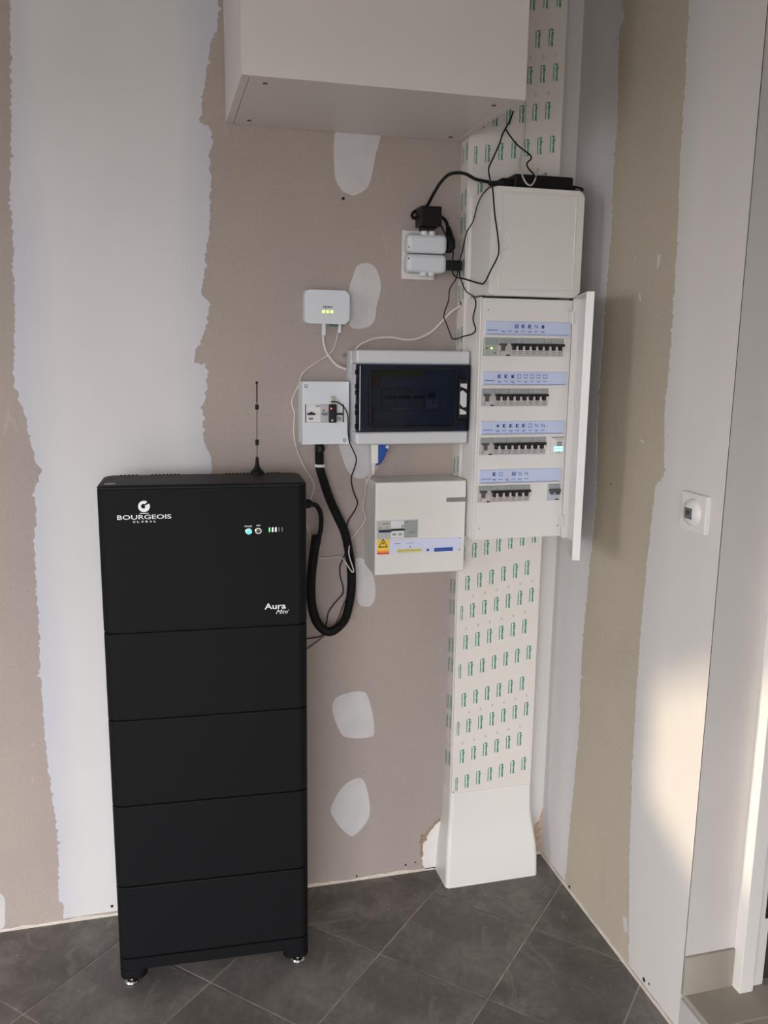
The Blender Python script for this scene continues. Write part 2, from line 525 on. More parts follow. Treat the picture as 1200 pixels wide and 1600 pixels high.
def smooth_closed(pts, n=6):
    out = []
    m = len(pts)
    for i in range(m):
        p0, p1, p2, p3 = (Vector(pts[(i+k) % m]) for k in (-1, 0, 1, 2))
        for k in range(n):
            t = k/n
            q = 0.5*((2*p1) + (p2-p0)*t + (2*p0-5*p1+4*p2-p3)*t*t + (3*p1-p0-3*p2+p3)*t*t*t)
            out.append((q.x, q.y))
    return out

def wobble(pts, step=0.008, amp=0.0025, closed=True, seed=1):
    """densify a polyline and roughen it like a trowelled edge"""
    rnd = random.Random(seed); out = []
    n = len(pts)
    for i in range(n if closed else n - 1):
        a = Vector(pts[i]); b = Vector(pts[(i+1) % n]); L = (b-a).length
        k = max(1, int(L/step)); nrm = Vector((-(b-a).y, (b-a).x)).normalized() if L > 1e-9 else Vector((0, 0))
        for j in range(k):
            o = 0 if j == 0 else rnd.gauss(0, amp) * (1.8 if rnd.random() < 0.12 else 0.8)
            p = a.lerp(b, j/k) + nrm*o
            out.append((p.x, p.y))
    if not closed: out.append(tuple(pts[-1]))
    return out

# ================================================================ the room
RX0, RX1, RY0, RY1, RZ = -4.2, 0.0, -3.6, 0.0, 2.72
YR = -0.737            # edge of the door opening in the right wall
YR2 = -1.62
ZL = 0.103             # raised landing behind the opening

# floor slab (the grout bed) and its diagonal tiles
floor = struct('floor', MB().box(RX0-0.1, 0.0, RY0-0.1, RY1+0.1, -0.08, -0.0025), M_GROUT)
P = 0.2135
def clip(poly, inside, cut):
    out = []
    for i in range(len(poly)):
        a = poly[i]; b = poly[(i+1) % len(poly)]
        if inside(a): out.append(a)
        if inside(a) != inside(b): out.append(cut(a, b))
    return out
def clip_rect(poly, x0, x1, y0, y1):
    for ax, val, s in ((0, x0, 1), (0, x1, -1), (1, y0, 1), (1, y1, -1)):
        ins = lambda p: (p[ax]-val)*s >= 0
        def cut(a, b):
            t = (val-a[ax])/(b[ax]-a[ax])
            return (a[0]+t*(b[0]-a[0]), a[1]+t*(b[1]-a[1]))
        poly = clip(poly, ins, cut)
        if len(poly) < 3: return []
    return poly
def tile_mesh(poly):
    cx = sum(p[0] for p in poly)/len(poly); cy = sum(p[1] for p in poly)/len(poly)
    ins = lambda p, d: (p[0]+(cx-p[0])*d, p[1]+(cy-p[1])*d)
    return MB().loft([[(p[0], p[1], -0.006) for p in poly], [(p[0], p[1], -0.0008) for p in poly],
                      [ins(p, 0.006)+(0.0,) for p in poly]])
H = P - 0.0034
full = [(0, -H), (H, 0), (0, H), (-H, 0)]
full_me = tile_mesh(full).mesh('floor_tile', M_TILE)
for i in range(-16, 17):
    for j in range(-16, 17):
        cx = -0.600 + (i+j+1)*P; cy = -0.322 + (i-j)*P
        poly = [(cx+a, cy+b) for a, b in full]
        q = clip_rect(poly, RX0, RX1-0.002, RY0, RY1-0.002)
        if not q: continue
        area = abs(sum(q[k][0]*q[(k+1) % len(q)][1]-q[(k+1) % len(q)][0]*q[k][1] for k in range(len(q))))/2
        if area < 0.0006: continue
        if area > 2*H*H*0.999:
            inst('floor_tile', full_me, (cx, cy, 0), floor)
        else:
            part('floor_tile', tile_mesh(q), M_TILE, floor)

# back wall of bare plasterboard
wall_back = struct('wall_back', MB().box(RX0-0.1, 0.12, 0.0, 0.1, 0.0, RZ), M_BOARD_B)
BL = [(-1.386,2.274),(-1.391,2.142),(-1.4,2.008),(-1.41,1.87),(-1.412,1.729),(-1.416,1.613),(-1.429,1.435),(-1.408,1.359),(-1.393,1.251),(-1.378,1.23),(-1.401,1.173),(-1.397,1.125),(-1.407,1.029),(-1.408,0.856),(-1.412,0.661),(-1.408,0.45),(-1.395,0.266),(-1.402,0.071),(-1.39,0.049),(-1.393,0.012)]
BR = [(-0.933,2.321),(-0.934,2.266),(-0.953,2.216),(-0.963,2.159),(-0.981,2.052),(-0.955,2.033),(-0.952,2.004),(-0.96,1.982),(-0.957,1.924),(-0.963,1.821),(-0.978,1.707),(-0.988,1.659),(-0.969,1.636),(-0.978,1.57),(-0.998,1.53),(-1.01,1.488),(-0.98,1.484),(-0.978,1.436),(-0.989,1.389),(-0.991,1.292),(-0.973,1.251),(-0.971,1.218),(-0.985,0.012)]
left = wobble([(-1.38, RZ)] + BL, 0.006, 0.0022, False, 3)
right_ = wobble([(-0.93, RZ)] + BR, 0.006, 0.0028, False, 4)
part('joint_compound', MB().sheet(left + right_[::-1], 'xz', 0.0, -0.0009), M_COMP_L, wall_back, 'wide band of grey-white joint compound')
part('joint_compound', MB().prism([(-0.26, 0.012), (0.0, 0.012), (0.0, RZ), (-0.26, RZ)], 'xz', 0.0, -0.0009), M_COMP_C, wall_back)
PATCHES = [
    [(-0.644,2.075),(-0.656,1.964),(-0.64,1.92),(-0.622,1.909),(-0.602,1.907),(-0.569,1.931),(-0.553,1.993),(-0.543,2.075)],
    [(-0.606,1.712),(-0.617,1.669),(-0.615,1.587),(-0.571,1.582),(-0.549,1.602),(-0.544,1.634),(-0.533,1.683),(-0.542,1.722),(-0.562,1.742),(-0.593,1.738)],
    [(-0.634,1.287),(-0.632,1.244),(-0.615,1.205),(-0.589,1.188),(-0.553,1.196),(-0.533,1.225),(-0.53,1.285)],
    [(-0.592,0.969),(-0.56,0.953),(-0.541,0.9),(-0.539,0.856),(-0.548,0.836),(-0.562,0.83),(-0.586,0.844),(-0.595,0.919)],
    [(-0.658,0.54),(-0.641,0.575),(-0.569,0.582),(-0.546,0.528),(-0.538,0.473),(-0.546,0.445),(-0.616,0.45),(-0.64,0.478)],
    [(-0.66,0.244),(-0.625,0.303),(-0.573,0.32),(-0.551,0.256),(-0.551,0.193),(-0.59,0.146),(-0.615,0.153),(-0.654,0.207)],
    [(-1.58,0.122),(-1.537,0.102),(-1.537,0.046),(-1.543,0.012),(-1.58,0.012)]]
for k, pp in enumerate(PATCHES):
    part('filler_patch', MB().sheet(wobble(smooth_closed(pp), 0.006, 0.0006, True, 20+k), 'xz', 0.0, -0.0009), M_PATCH, wall_back)
part('filler_patch', MB().sheet(wobble([(-0.29,0.16),(-0.337,0.154),(-0.36,0.13),(-0.385,0.088),(-0.384,0.033),(-0.376,0.006),(-0.29,0.006)], 0.008, 0.002, True, 41), 'xz', 0.0, -0.004),
     mat('white_plaster', (224, 219, 213), 0.8, vary=0.03), wall_back, 'white plaster beside the trunking foot')
part('torn_paper', MB().sheet(wobble([(-0.29,0.168),(-0.336,0.163),(-0.366,0.137),(-0.392,0.10),(-0.391,0.05),(-0.379,0.03),(-0.30,0.05)], 0.007, 0.0025, True, 44), 'xz', 0.0, -0.0012),
     mat('torn_brown_paper', (150, 126, 106), 0.95, vary=0.2, scale=60), wall_back)
part('dirt_stain', MB().sheet(wobble(smooth_closed([(-0.052,0.012),(-0.001,0.012),(-0.001,0.15),(-0.012,0.115),(-0.026,0.10),(-0.034,0.06),(-0.05,0.04)]), 0.006, 0.002, True, 45), 'xz', -0.0009, -0.0011),
     mat('brown_dirt', (178, 158, 136), 0.95, vary=0.25, scale=50), wall_back)
for x, z, r in ((-1.268,0.028,0.0042), (-0.699,0.008,0.004), (-0.585,0.012,0.0028), (-0.436,0.026,0.003), (-0.406,0.03,0.0022), (-0.633,1.897,0.004)):
    part('screw_hole', MB().cyl((x, 0, z), (x, -0.0012, z), r, 10), M_DARKHOLE, wall_back)
# loose wall plug / screw beside the grey box
part('wall_screw', MB().cyl((-0.628, 0, 1.510), (-0.634, -0.022, 1.512), 0.0022, 8).cyl((-0.634, -0.02, 1.512), (-0.635, -0.024, 1.512), 0.004, 10), M_DARKSTEEL, wall_back)
part('wall_screw', MB().cyl((-0.630, 0, 1.484), (-0.636, -0.018, 1.486), 0.0022, 8).cyl((-0.636, -0.016, 1.486), (-0.637, -0.02, 1.486), 0.0038, 10), M_DARKSTEEL, wall_back)

# right wall with the door opening
WT = 0.20
wr = MB().box(0, WT, YR, 0.0, 0, RZ).box(0, WT, RY0, YR2, 0, RZ).box(0, WT, YR2, YR, 2.22, RZ)
wall_right = struct('wall_right', wr, M_BOARD_R)
R1 = [(-0.19,2.352),(-0.213,2.305),(-0.189,2.289),(-0.195,2.192),(-0.208,2.082),(-0.202,1.96),(-0.209,1.824),(-0.2,1.642),(-0.195,1.463),(-0.197,1.362),(-0.214,1.138),(-0.198,0.949),(-0.188,0.79),(-0.185,0.686),(-0.195,0.478),(-0.178,0.252),(-0.166,0.039),(-0.162,0.012)]
R2 = [(-0.481,2.251),(-0.488,2.11),(-0.491,1.93),(-0.504,1.743),(-0.507,1.552),(-0.503,1.393),(-0.518,1.257),(-0.485,1.227),(-0.474,1.02),(-0.469,0.836),(-0.469,0.697),(-0.475,0.512),(-0.492,0.278),(-0.518,0.044),(-0.522,0.012)]
a = wobble([(-0.19, RZ)] + R1, 0.006, 0.0025, False, 8)
part('joint_compound', MB().sheet(a + [(-0.0005, 0.012), (-0.0005, RZ)], 'yz', 0.0, -0.0009), M_COMP_RC, wall_right)
a = wobble([(-0.478, RZ)] + R2, 0.006, 0.002, False, 9)
part('joint_compound', MB().sheet(a + [(YR-0.0009, 0.012), (YR-0.0009, RZ)], 'yz', 0.0, -0.0009), M_COMP_RB, wall_right)
part('reveal_skim', MB().box(-0.0009, WT, YR-0.0009, YR, ZL, 2.22), M_REVEAL, wall_right)
for k, pp in enumerate(([(-0.427,1.743),(-0.44,1.745),(-0.438,1.722),(-0.430,1.712)], [(-0.358,1.667),(-0.362,1.65),(-0.372,1.645),(-0.366,1.66)],
                        [(-0.405,1.328),(-0.42,1.325),(-0.427,1.318),(-0.412,1.32)], [(-0.478,0.118),(-0.498,0.126),(-0.506,0.09),(-0.49,0.082)])):
    part('paint_scuff', MB().sheet(wobble(pp, 0.004, 0.001, True, 60+k), 'yz', 0.0, -0.0008), M_PATCH, wall_right)
for y, z, r in ((-0.592,0.024,0.006), (-0.614,0.03,0.003), (-0.194,0.012,0.005), (-0.286,1.2,0.0018)):
    part('screw_hole', MB().cyl((0, y, z), (-0.0014, y, z), r, 10), M_DARKHOLE, wall_right)

# other walls, ceiling, opening to the outside
wl = MB()
W = [(-0.295,1.383),(-0.295,1.675),(-0.60,1.845),(-0.75,1.845),(-0.90,1.675),(-0.90,1.383),(-0.75,1.19),(-0.60,1.248)]  # unseen opening, outline made up to shape the sun patch on the right wall
wy0, wy1, wz0, wz1 = -0.90, -0.295, 1.19, 1.845
LY0, LY1, LZ0_, LZ1_ = -2.6, -1.7, 0.4, 2.3        # unseen opening added in the left wall to brighten the right wall
wl.box(RX0-0.1, RX0, RY0-0.1, LY0, 0, RZ).box(RX0-0.1, RX0, LY0, LY1, 0, LZ0_).box(RX0-0.1, RX0, LY0, LY1, LZ1_, RZ)
wl.box(RX0-0.1, RX0, LY1, wy0, 0, RZ).box(RX0-0.1, RX0, wy1, 0.0, 0, RZ)
wl.box(RX0-0.1, RX0, wy0, wy1, 0, wz0).box(RX0-0.1, RX0, wy0, wy1, wz1, RZ)
for tri in ([W[1], (wy1, wz1), W[2]], [W[3], (wy0, wz1), W[4]], [W[5], (wy0, wz0), W[6]], [W[6], (wy1, wz0), W[0], W[7]]):
    wl.prism(tri, 'yz', RX0-0.1, RX0)
wall_left = struct('wall_left', wl, M_SHELL)
FX0, FX1, FZ = -3.4, -0.8, 1.95                      # garage opening behind the camera
wf = MB().box(RX0-0.1, FX0, RY0-0.1, RY0, 0, RZ).box(FX1, 0.2, RY0-0.1, RY0, 0, RZ).box(FX0, FX1, RY0-0.1, RY0, FZ, RZ)
wall_front = struct('wall_front', wf, M_SHELL)
ceiling = struct('ceiling', MB().box(RX0-0.1, 0.2, RY0-0.1, 0.1, RZ, RZ+0.1), M_CEIL)
gm = mat('grey_paving', (134, 132, 130), 0.9, vary=0.1, scale=1.5)
struct('ground_outside', MB().box(-30, 30, -40, RY0-0.1, -0.12, -0.01).box(-30, RX0-0.1, RY0-0.1, 12, -0.12, -0.01), gm)

# ragged filler line under the boards
tb = [(RX0, 0.0)] + [(RX0 + k*0.02, 0.007 + random.random()*0.006) for k in range(int(4.2/0.02))] + [(0.0, 0.01), (0.0, 0.0)]
struct('trim_1', MB().sheet(tb, 'xz', 0.0, -0.004), M_FOAM)
tr_ = [(0.0, 0.0)] + [(-k*0.02, 0.007 + random.random()*0.006) for k in range(37)] + [(YR, 0.01), (YR, 0.0)]
struct('trim_2', MB().sheet(tr_, 'yz', 0.0, -0.004), M_FOAM)

# raised landing in the opening, its tiles and the skirting tile on the reveal
landing = struct('landing_step', MB().box(0.0, 1.6, YR2, YR, -0.02, ZL-0.012, 0.0).box(-0.001, 0.0, YR2, YR, 0.0, ZL-0.012), M_RISER)
ys = [YR-0.002, -0.8475, -1.1475, -1.4475, YR2]
for i in range(4):
    for x0, x1 in ((0.004, 0.60), (0.604, 1.20), (1.204, 1.6)):
        part('stone_tile', MB().box(x0, x1, ys[i+1]+0.004, ys[i], ZL-0.012, ZL, 0.0015, 1), M_BEIGE, landing)
part('grout_bed', MB().box(0.006, 1.6, YR2, YR-0.003, ZL-0.012, ZL-0.002), M_BEIGE_GROUT, landing)
struct('baseboard_reveal', MB().box(0.0, 0.126, YR-0.009, YR-0.0009, ZL, 0.199, 0.0018, 2), M_BEIGE)
# hall beyond the opening
hall = MB().box(1.6, 1.7, -3.0, 0.5, 0, RZ).box(WT, 1.7, 0.4, 0.5, 0, RZ).box(WT, 1.7, -3.1, -3.0, 0, RZ).box(0.2, 1.7, -3.1, 0.5, RZ, RZ+0.1).box(WT, 1.7, YR, 0.5, -0.1, ZL-0.002).box(WT, 1.7, -3.1, YR2, -0.1, ZL-0.002)
struct('wall_hall', hall, mat('hall_grey_paint', (96, 92, 90), 0.8))

# door frame in the opening
door = thing('door_1', (0.127, YR, ZL), 'white painted door frame with a steel hinge beside the stone step', None)
del door['label']; door['kind'] = 'structure'
part('jamb', MB().box(0.127, 0.163, -0.771, YR-0.0009, ZL, 2.22, 0.0025, 2), M_PAINT, door)
part('door_stop', MB().box(0.163, 0.20, -0.756, YR-0.0009, ZL, 2.22, 0.0015, 1), M_PAINT, door)
part('head', MB().box(0.127, 0.20, YR2, YR-0.0009, 2.186, 2.22, 0.002), M_PAINT, door)
part('jamb', MB().box(0.127, 0.20, YR2, YR2+0.034, ZL, 2.186, 0.002), M_PAINT, door)
part('hinge', MB().box(0.187, 0.200, -0.7585, -0.756, 0.275, 0.36, 0.0008, 1).cyl((0.203, -0.761, 0.27), (0.203, -0.761, 0.365), 0.006, 12), M_DARKSTEEL, door)

# ================================================================ wall cabinet
cab = thing('wall_cabinet', (-0.621, 0, 2.051), 'large white melamine wall cabinet hung above all the electrical boxes', 'cabinet')
CX0, CX1, CZ0, CZ1 = -0.921, -0.3265, 2.051, 2.60
part('side_panel', MB().box(CX0, CX0+0.017, -0.384, -0.002, CZ0, CZ1, 0.0008, 1), M_MELAMINE, cab)
part('side_panel', MB().box(CX1-0.017, CX1, -0.384, -0.002, CZ0, CZ1, 0.0008, 1), M_MELAMINE, cab)
part('bottom_panel', MB().box(CX0+0.018, CX1-0.018, -0.384, -0.002, CZ0+0.0006, CZ0+0.018, 0.0005, 1), M_MELAMINE, cab)
part('top_panel', MB().box(CX0+0.018, CX1-0.018, -0.384, -0.002, CZ1-0.018, CZ1, 0.0005, 1), M_MELAMINE, cab)
part('back_panel', MB().box(CX0+0.017, CX1-0.017, -0.008, -0.002, CZ0+0.018, CZ1-0.018), M_MELAMINE, cab)
part('cabinet_door', MB().box(CX0, CX1+0.003, -0.402, -0.386, CZ0-0.001, CZ1, 0.0012, 2), M_MELAMINE, cab)
for x, y in ((-0.869,-0.353), (-0.87,-0.05), (-0.372,-0.341), (-0.368,-0.042)):
    part('cam_hole', MB().cyl((x, y, CZ0+0.001), (x, y, CZ0-0.0006), 0.0052, 14), M_GREYCAP, cab)

# ================================================================ cable trunking with printed film
duct = thing('cable_trunking', (-0.2, -0.03, 0), 'tall white cable trunking with green-printed protective film and flared foot', 'trunking')
DX0, DX1, DY = -0.324, -0.075, -0.065
part('trunk_body', MB().box(DX0, DX1, -0.001, -0.056, 0.05, RZ-0.002, 0.001, 1), M_FILM, duct)
part('front_cover', MB().box(DX0+0.0015, DX1-0.0015, -0.0565, DY, 0.27, RZ-0.002, 0.003, 2), M_FILM, duct)
# flared foot
def foot_layer(z, xl, xr, y):
    pts = [(xl, -0.001), (xl, y+0.012)]
    pts += [(xl+0.012-0.012*math.cos(t), y+0.012-0.012*math.sin(t)) for t in (0.4, 0.8, 1.2)]
    pts += [(xl+0.012, y), (xr-0.012, y)]
    pts += [(xr-0.012+0.012*math.sin(t), y+0.012-0.012*math.cos(t)) for t in (0.4, 0.8, 1.2)]
    pts += [(xr, y+0.012), (xr, -0.001)]
    return [(px, py, z) for px, py in pts]
prof = [(0.0, 0.021, 0.037), (0.02, 0.0195, 0.0355), (0.06, 0.018, 0.031), (0.09, 0.0165, 0.026), (0.12, 0.013, 0.019), (0.15, 0.009, 0.012), (0.18, 0.005, 0.007), (0.22, 0.003, 0.004), (0.272, 0.002, 0.003), (0.276, 0.0005, 0.001)]
part('foot_cover', MB().loft([foot_layer(z, DX0-fx*0.95, DX1+min(fx*1.0, 0.018), DY-0.001-fy) for z, fx, fy in prof]), M_WHITE_GLOSS, duct, 'smooth white flared foot')
part('foot_screw', MB().cyl((-0.3175, DY, 0.279), (-0.3175, DY-0.0015, 0.279), 0.0018, 8), mat('rust_screw', (140, 60, 40), 0.6), duct)
# printed film
def word(mb, xc, zc, y, wide=1.0):
    for s, l, v0, h, bold in (('planet', 0.0415, -0.0014, 0.0096, 0.045), ('wattohm', 0.041, -0.0066, 0.0042, 0.045)):
        vs, fs = text_geo(s, bold)
        mb.add([(xc + (v0 + b*h)*wide, y, zc + l/2 - a*l) for a, b in vs], fs)
def word_side(mb, yc, zc, x):
    for s, l, v0, h, bold in (('planet', 0.0415, -0.0014, 0.0096, 0.045), ('wattohm', 0.041, -0.0066, 0.0042, 0.045)):
        vs, fs = text_geo(s, bold)
        mb.add([(x, yc - (v0 + b*h), zc + l/2 - a*l) for a, b in vs], fs)
rowsA = [0.899 + 0.1705*n for n in range(-4, 11)]
rowsB = [0.820 + 0.1705*n for n in range(-4, 11)]
pr = MB(); ring = MB()
yf = DY - 0.0004
def ring_mark(mb, x, z, y, side=False):
    for k in range(3):
        o = (k-1)*0.0028
        if side: mb.box(x-0.0003, x, y-0.003, y+0.003, z+o-0.0008, z+o+0.0008)
        else: mb.box(x-0.003, x+0.003, y, y+0.0003, z+o-0.0008, z+o+0.0008)
for rows, x0, isA in ((rowsA, -0.294, True), (rowsB, -0.277, False)):
    for ri, z0 in enumerate(rows):
        for k in range(6):
            x = x0 + 0.035*k; z = z0 + 0.195*(x-x0)
            if z < 0.30 or z > RZ-0.03: continue
            if 1.075 < z < 1.88: continue
            word(pr, x, z, yf)
            if (ri % 2 == 1) if isA else (ri % 2 == 0): ring_mark(ring, x, z+0.041, yf)
        if not isA and z0 > 0.3 and not (1.05 < z0 < 1.88):
            word(pr, -0.3085, z0-0.006, yf, 0.6)
        for yy, dz in ((-0.016, 0.0), (-0.043, 0.006)):
            z = z0 + dz - (0.02 if isA else 0)
            if z < 0.32 or z > RZ-0.03: continue
            word_side(pr, yy, z, DX0-0.0004)
            if ri % 2: ring_mark(ring, DX0-0.0004, z+0.04, yy, True)
part('printed_lettering', pr, M_GREENPRINT, duct, 'green repeated lettering on the film', 'stuff')
part('printed_rings', ring, M_PALEPRINT, duct, kind='stuff')
part('cable_hole', MB().box(DX0-0.0006, DX0+0.001, -0.034, -0.026, 1.640, 1.652), M_DARKHOLE, duct)
part('cable_hole', MB().cyl((-0.2245, DY+0.001, 2.128), (-0.2245, DY-0.0006, 2.128), 0.006, 12), M_DARKHOLE, duct)

# ================================================================ blank enclosure above the board
enc = thing('blank_enclosure', (-0.195, -0.13, 1.658), 'blank white rounded enclosure box mounted above the open breaker board', 'enclosure')
EX0, EX1, EZ0, EZ1, EY = -0.316, -0.074, 1.6600, 1.912, -0.205
ew, eh = EX1-EX0, EZ1-EZ0
def rr_xz(cx, cz, w, h, r, n=6): return [(cx+a, cz+b) for a, b in rrect(w, h, r, n)]
part('enclosure_body', MB().box(EX0+0.002, EX1-0.002, DY-0.0005, -0.165, EZ0+0.002, EZ1-0.002, 0.004, 2), M_WHITE, enc)
part('enclosure_cover', MB().prism(rr_xz((EX0+EX1)/2, (EZ0+EZ1)/2, ew, eh, 0.012), 'xz', -0.1652, EY, 0.005), M_WHITE, enc)
def ridge(mb, cx, cz, w, h, r, y, wid=0.0045, up=0.0016):
    loops = []
    for i, d in ((0, 0), (wid*0.25, up), (wid*0.75, up), (wid, 0)):
        loops.append([(a, y-d, b) for a, b in rr_xz(cx, cz, w-2*i, h-2*i, max(0.002, r-i))])
    return mb.loft(loops, cap=False)
part('cover_rim', ridge(MB(), -0.1925, 1.787, 0.200, 0.229, 0.010, EY+0.0002), M_WHITE, enc)
gr = []
for d, rr_ in ((0, 0.0225), (0.0014, 0.0215), (0.0014, 0.0195), (0, 0.0185)):
    gr.append([(-0.286 + rr_*math.cos(math.radians(t)), EY+0.0002-d, 1.789 + rr_*1.08*math.sin(math.radians(t))) for t in range(-90, 91, 9)])
gm_ = MB()
for a_, b_ in zip(gr, gr[1:]):
    n_ = len(a_); gm_.add(a_+b_, [(i_, i_+1, n_+i_+1, n_+i_) for i_ in range(n_-1)])
part('finger_grip', gm_, M_WHITE, enc)

# ================================================================ distribution board
bd = thing('breaker_board', (-0.197, -0.12, 1.04), 'white breaker board with four rows of modules and its lid swung open', 'breaker board')
BX0, BX1, BZ0, BZ1, BY = -0.322, -0.072, 1.042, 1.6575, -0.168
part('board_frame', MB().box(BX0, BX1, DY-0.0005, -0.150, BZ0, BZ1, 0.004, 3), M_WHITE_GLOSS, bd)
ROWZ = [1.537, 1.4115, 1.2875, 1.1645]
slots = [(-0.3105, -0.0925), (-0.3115, -0.1295), (-0.3115, -0.1295), (-0.3125, -0.1675)]
holes = [(a, b, z-0.0225, z+0.0225) for (a, b), z in zip(slots, ROWZ)]
holes += [(-0.1155, -0.0765, ROWZ[2]-0.0225, ROWZ[2]+0.0225), (-0.1175, -0.0815, ROWZ[3]-0.0225, ROWZ[3]+0.0225)]
part('front_panel', MB().plate(BX0+0.005, BX1-0.001, BZ0+0.003, BZ1-0.003, -0.1495, BY, holes), M_WHITE_GLOSS, bd)
part('panel_edge', MB().box(BX0, BX0+0.0048, -0.149, BY-0.001, BZ0, BZ1, 0.0015, 2), M_WHITE_GLOSS, bd)
for x, z in ((-0.301,1.627), (-0.080,1.628), (-0.306,1.074), (-0.084,1.073)):
    s = part('panel_screw', MB().cyl((x, BY+0.001, z), (x, BY-0.0012, z), 0.0052, 16), M_WHITE, bd)
    part('screw_slot', MB().box(x-0.0011, x+0.0011, BY-0.0012, BY-0.0016, z-0.0022, z+0.0022), M_GREYPRINT, s)

# modules (meshes shared; frame: left edge, front plane, row centre)
PW = 0.018
m_body = MB().box(0.0004, PW-0.0004, 0.012, -0.002, -0.0222, 0.0222, 0.0006, 1).mesh('circuit_breaker', M_DEVPINK)
m_win = MB().box(0.0012, PW-0.0012, -0.001, -0.0045, 0.0095, 0.021, 0.0008, 1).mesh('label_window', M_WINDOWGREY)
m_tog = MB().box(-0.0004, PW+0.0004, -0.001, -0.010, 0.0030, 0.0088, 0.0012, 2).box(0.0024, 0.0096, -0.001, -0.013, -0.0075, 0.0045, 0.0014, 2).mesh('toggle', M_TOGGLEBLK)
m_nub = MB().box(0.0106, 0.0176, -0.001, -0.0095, -0.0090, 0.0022, 0.0022, 3).mesh('side_nub', M_NUB)
m_txt = MB()
for k in range(4):
    m_txt.box(0.003, 0.0145-0.002*(k % 2), -0.002, -0.0024, -0.0115-0.0026*k, -0.0103-0.0026*k)
m_txt = m_txt.mesh('printed_marks', M_GREYPRINT)
r_body = MB().box(0.0004, 0.0356, 0.012, -0.002, -0.0222, 0.0222, 0.0006, 1).mesh('residual_current_switch', M_DEVPINK)
r_win = MB().box(0.0010, 0.0350, -0.001, -0.0035, 0.0085, 0.0212, 0.0006, 1).mesh('label_window', M_WINDOWGREY)
r_tog = MB().box(0.0035, 0.0225, -0.001, -0.010, 0.0035, 0.0085, 0.0012, 2).box(0.009, 0.0165, -0.001, -0.012, -0.0095, 0.005, 0.0012, 2).mesh('toggle', M_TOGGLE)
r_btn = MB().box(0.0235, 0.033, -0.001, -0.004, -0.0218, -0.0185, 0.0006, 1).mesh('test_button', M_TOGGLEBLK)
r_txt = MB()
for k in range(3): r_txt.box(0.004, 0.011, -0.002, -0.0024, -0.0125-0.003*k, -0.0112-0.003*k)
r_txt = r_txt.mesh('printed_marks', M_GREYPRINT)
def child(name, me, p):
    o = bpy.data.objects.new(name, me); C.objects.link(o); o.parent = p; return o
def breaker(x, z, root):
    b = inst('circuit_breaker', m_body, (x, BY, z), root)
    for n, me in (('label_window', m_win), ('toggle', m_tog), ('side_nub', m_nub), ('printed_marks', m_txt)): child(n, me, b)
def rcd(x, z, root):
    b = inst('residual_current_switch', r_body, (x, BY, z), root)
    for n, me in (('label_window', r_win), ('toggle', r_tog), ('test_button', r_btn), ('printed_marks', r_txt)): child(n, me, b)
# row 1: status module with a green light, switch, eight breakers
zr = ROWZ[0]
sm = part('status_module', MB().box(-0.3095, -0.2735, BY+0.012, BY-0.002, zr-0.0222, zr+0.0222, 0.0006, 1), M_DEVGREY, bd)
part('label_window', MB().box(-0.3085, -0.2745, BY-0.001, BY-0.0035, zr+0.005, zr+0.021, 0.0006, 1), M_WINDOWGREY, sm)
part('status_plate', MB().box(-0.3085, -0.2765, BY-0.001, BY-0.0028, zr-0.019, zr+0.003, 0.0006, 1), mat('greenish_grey', (160, 168, 156), 0.5), sm)
part('green_light', MB().lathe((-0.2895, BY-0.0025, zr-0.0035), (0, -1, 0), [(0, 0.0026), (0.0015, 0.0022), (0.0024, 0.0010)], 12), M_LEDG, sm)
part('small_button', MB().cyl((-0.303, BY-0.0025, zr-0.003), (-0.303, BY-0.0045, zr-0.003), 0.0018, 10), M_TOGGLEBLK, sm)
part('small_button', MB().cyl((-0.2815, BY-0.0025, zr-0.015), (-0.2815, BY-0.0040, zr-0.015), 0.0016, 10), M_TOGGLEBLK, sm)
rcd(-0.2733, zr, bd)
for k in range(8): breaker(-0.2370 + PW*k, zr, bd)
for r, n in ((1, 8), (2, 8), (3, 6)):
    x0 = slots[r][0] + 0.0003
    rcd(x0, ROWZ[r], bd)
    for k in range(n): breaker(x0 + 0.0362 + PW*k, ROWZ[r], bd)
# clock module in row 3
z = ROWZ[2]
cm = part('clock_module', MB().box(-0.1150, -0.0770, BY+0.012, BY-0.0025, z-0.0222, z+0.0222, 0.0008, 1), M_WHITE, bd)
part('display', MB().box(-0.1065, -0.0815, BY-0.002, BY-0.004, z-0.0155, z-0.0090, 0.0004, 1), M_LEDC, cm)
part('display', MB().box(-0.1065, -0.0815, BY-0.002, BY-0.004, z-0.0070, z-0.0030, 0.0004, 1), M_LEDC, cm)
part('dial_window', MB().box(-0.0985, -0.0845, BY-0.002, BY-0.004, z-0.0020, z+0.0105, 0.0006, 1), mat('dim_window', (150, 142, 144), 0.3), cm)
for mk in ((-0.112, -0.079, 0.0185, 0.021), (-0.104, -0.079, 0.0135, 0.0150), (-0.100, -0.088, -0.0195, -0.0178)):
    part('printed_mark', MB().box(mk[0], mk[1], BY-0.0024, BY-0.0029, z+mk[2], z+mk[3]), M_GREYPRINT, cm)
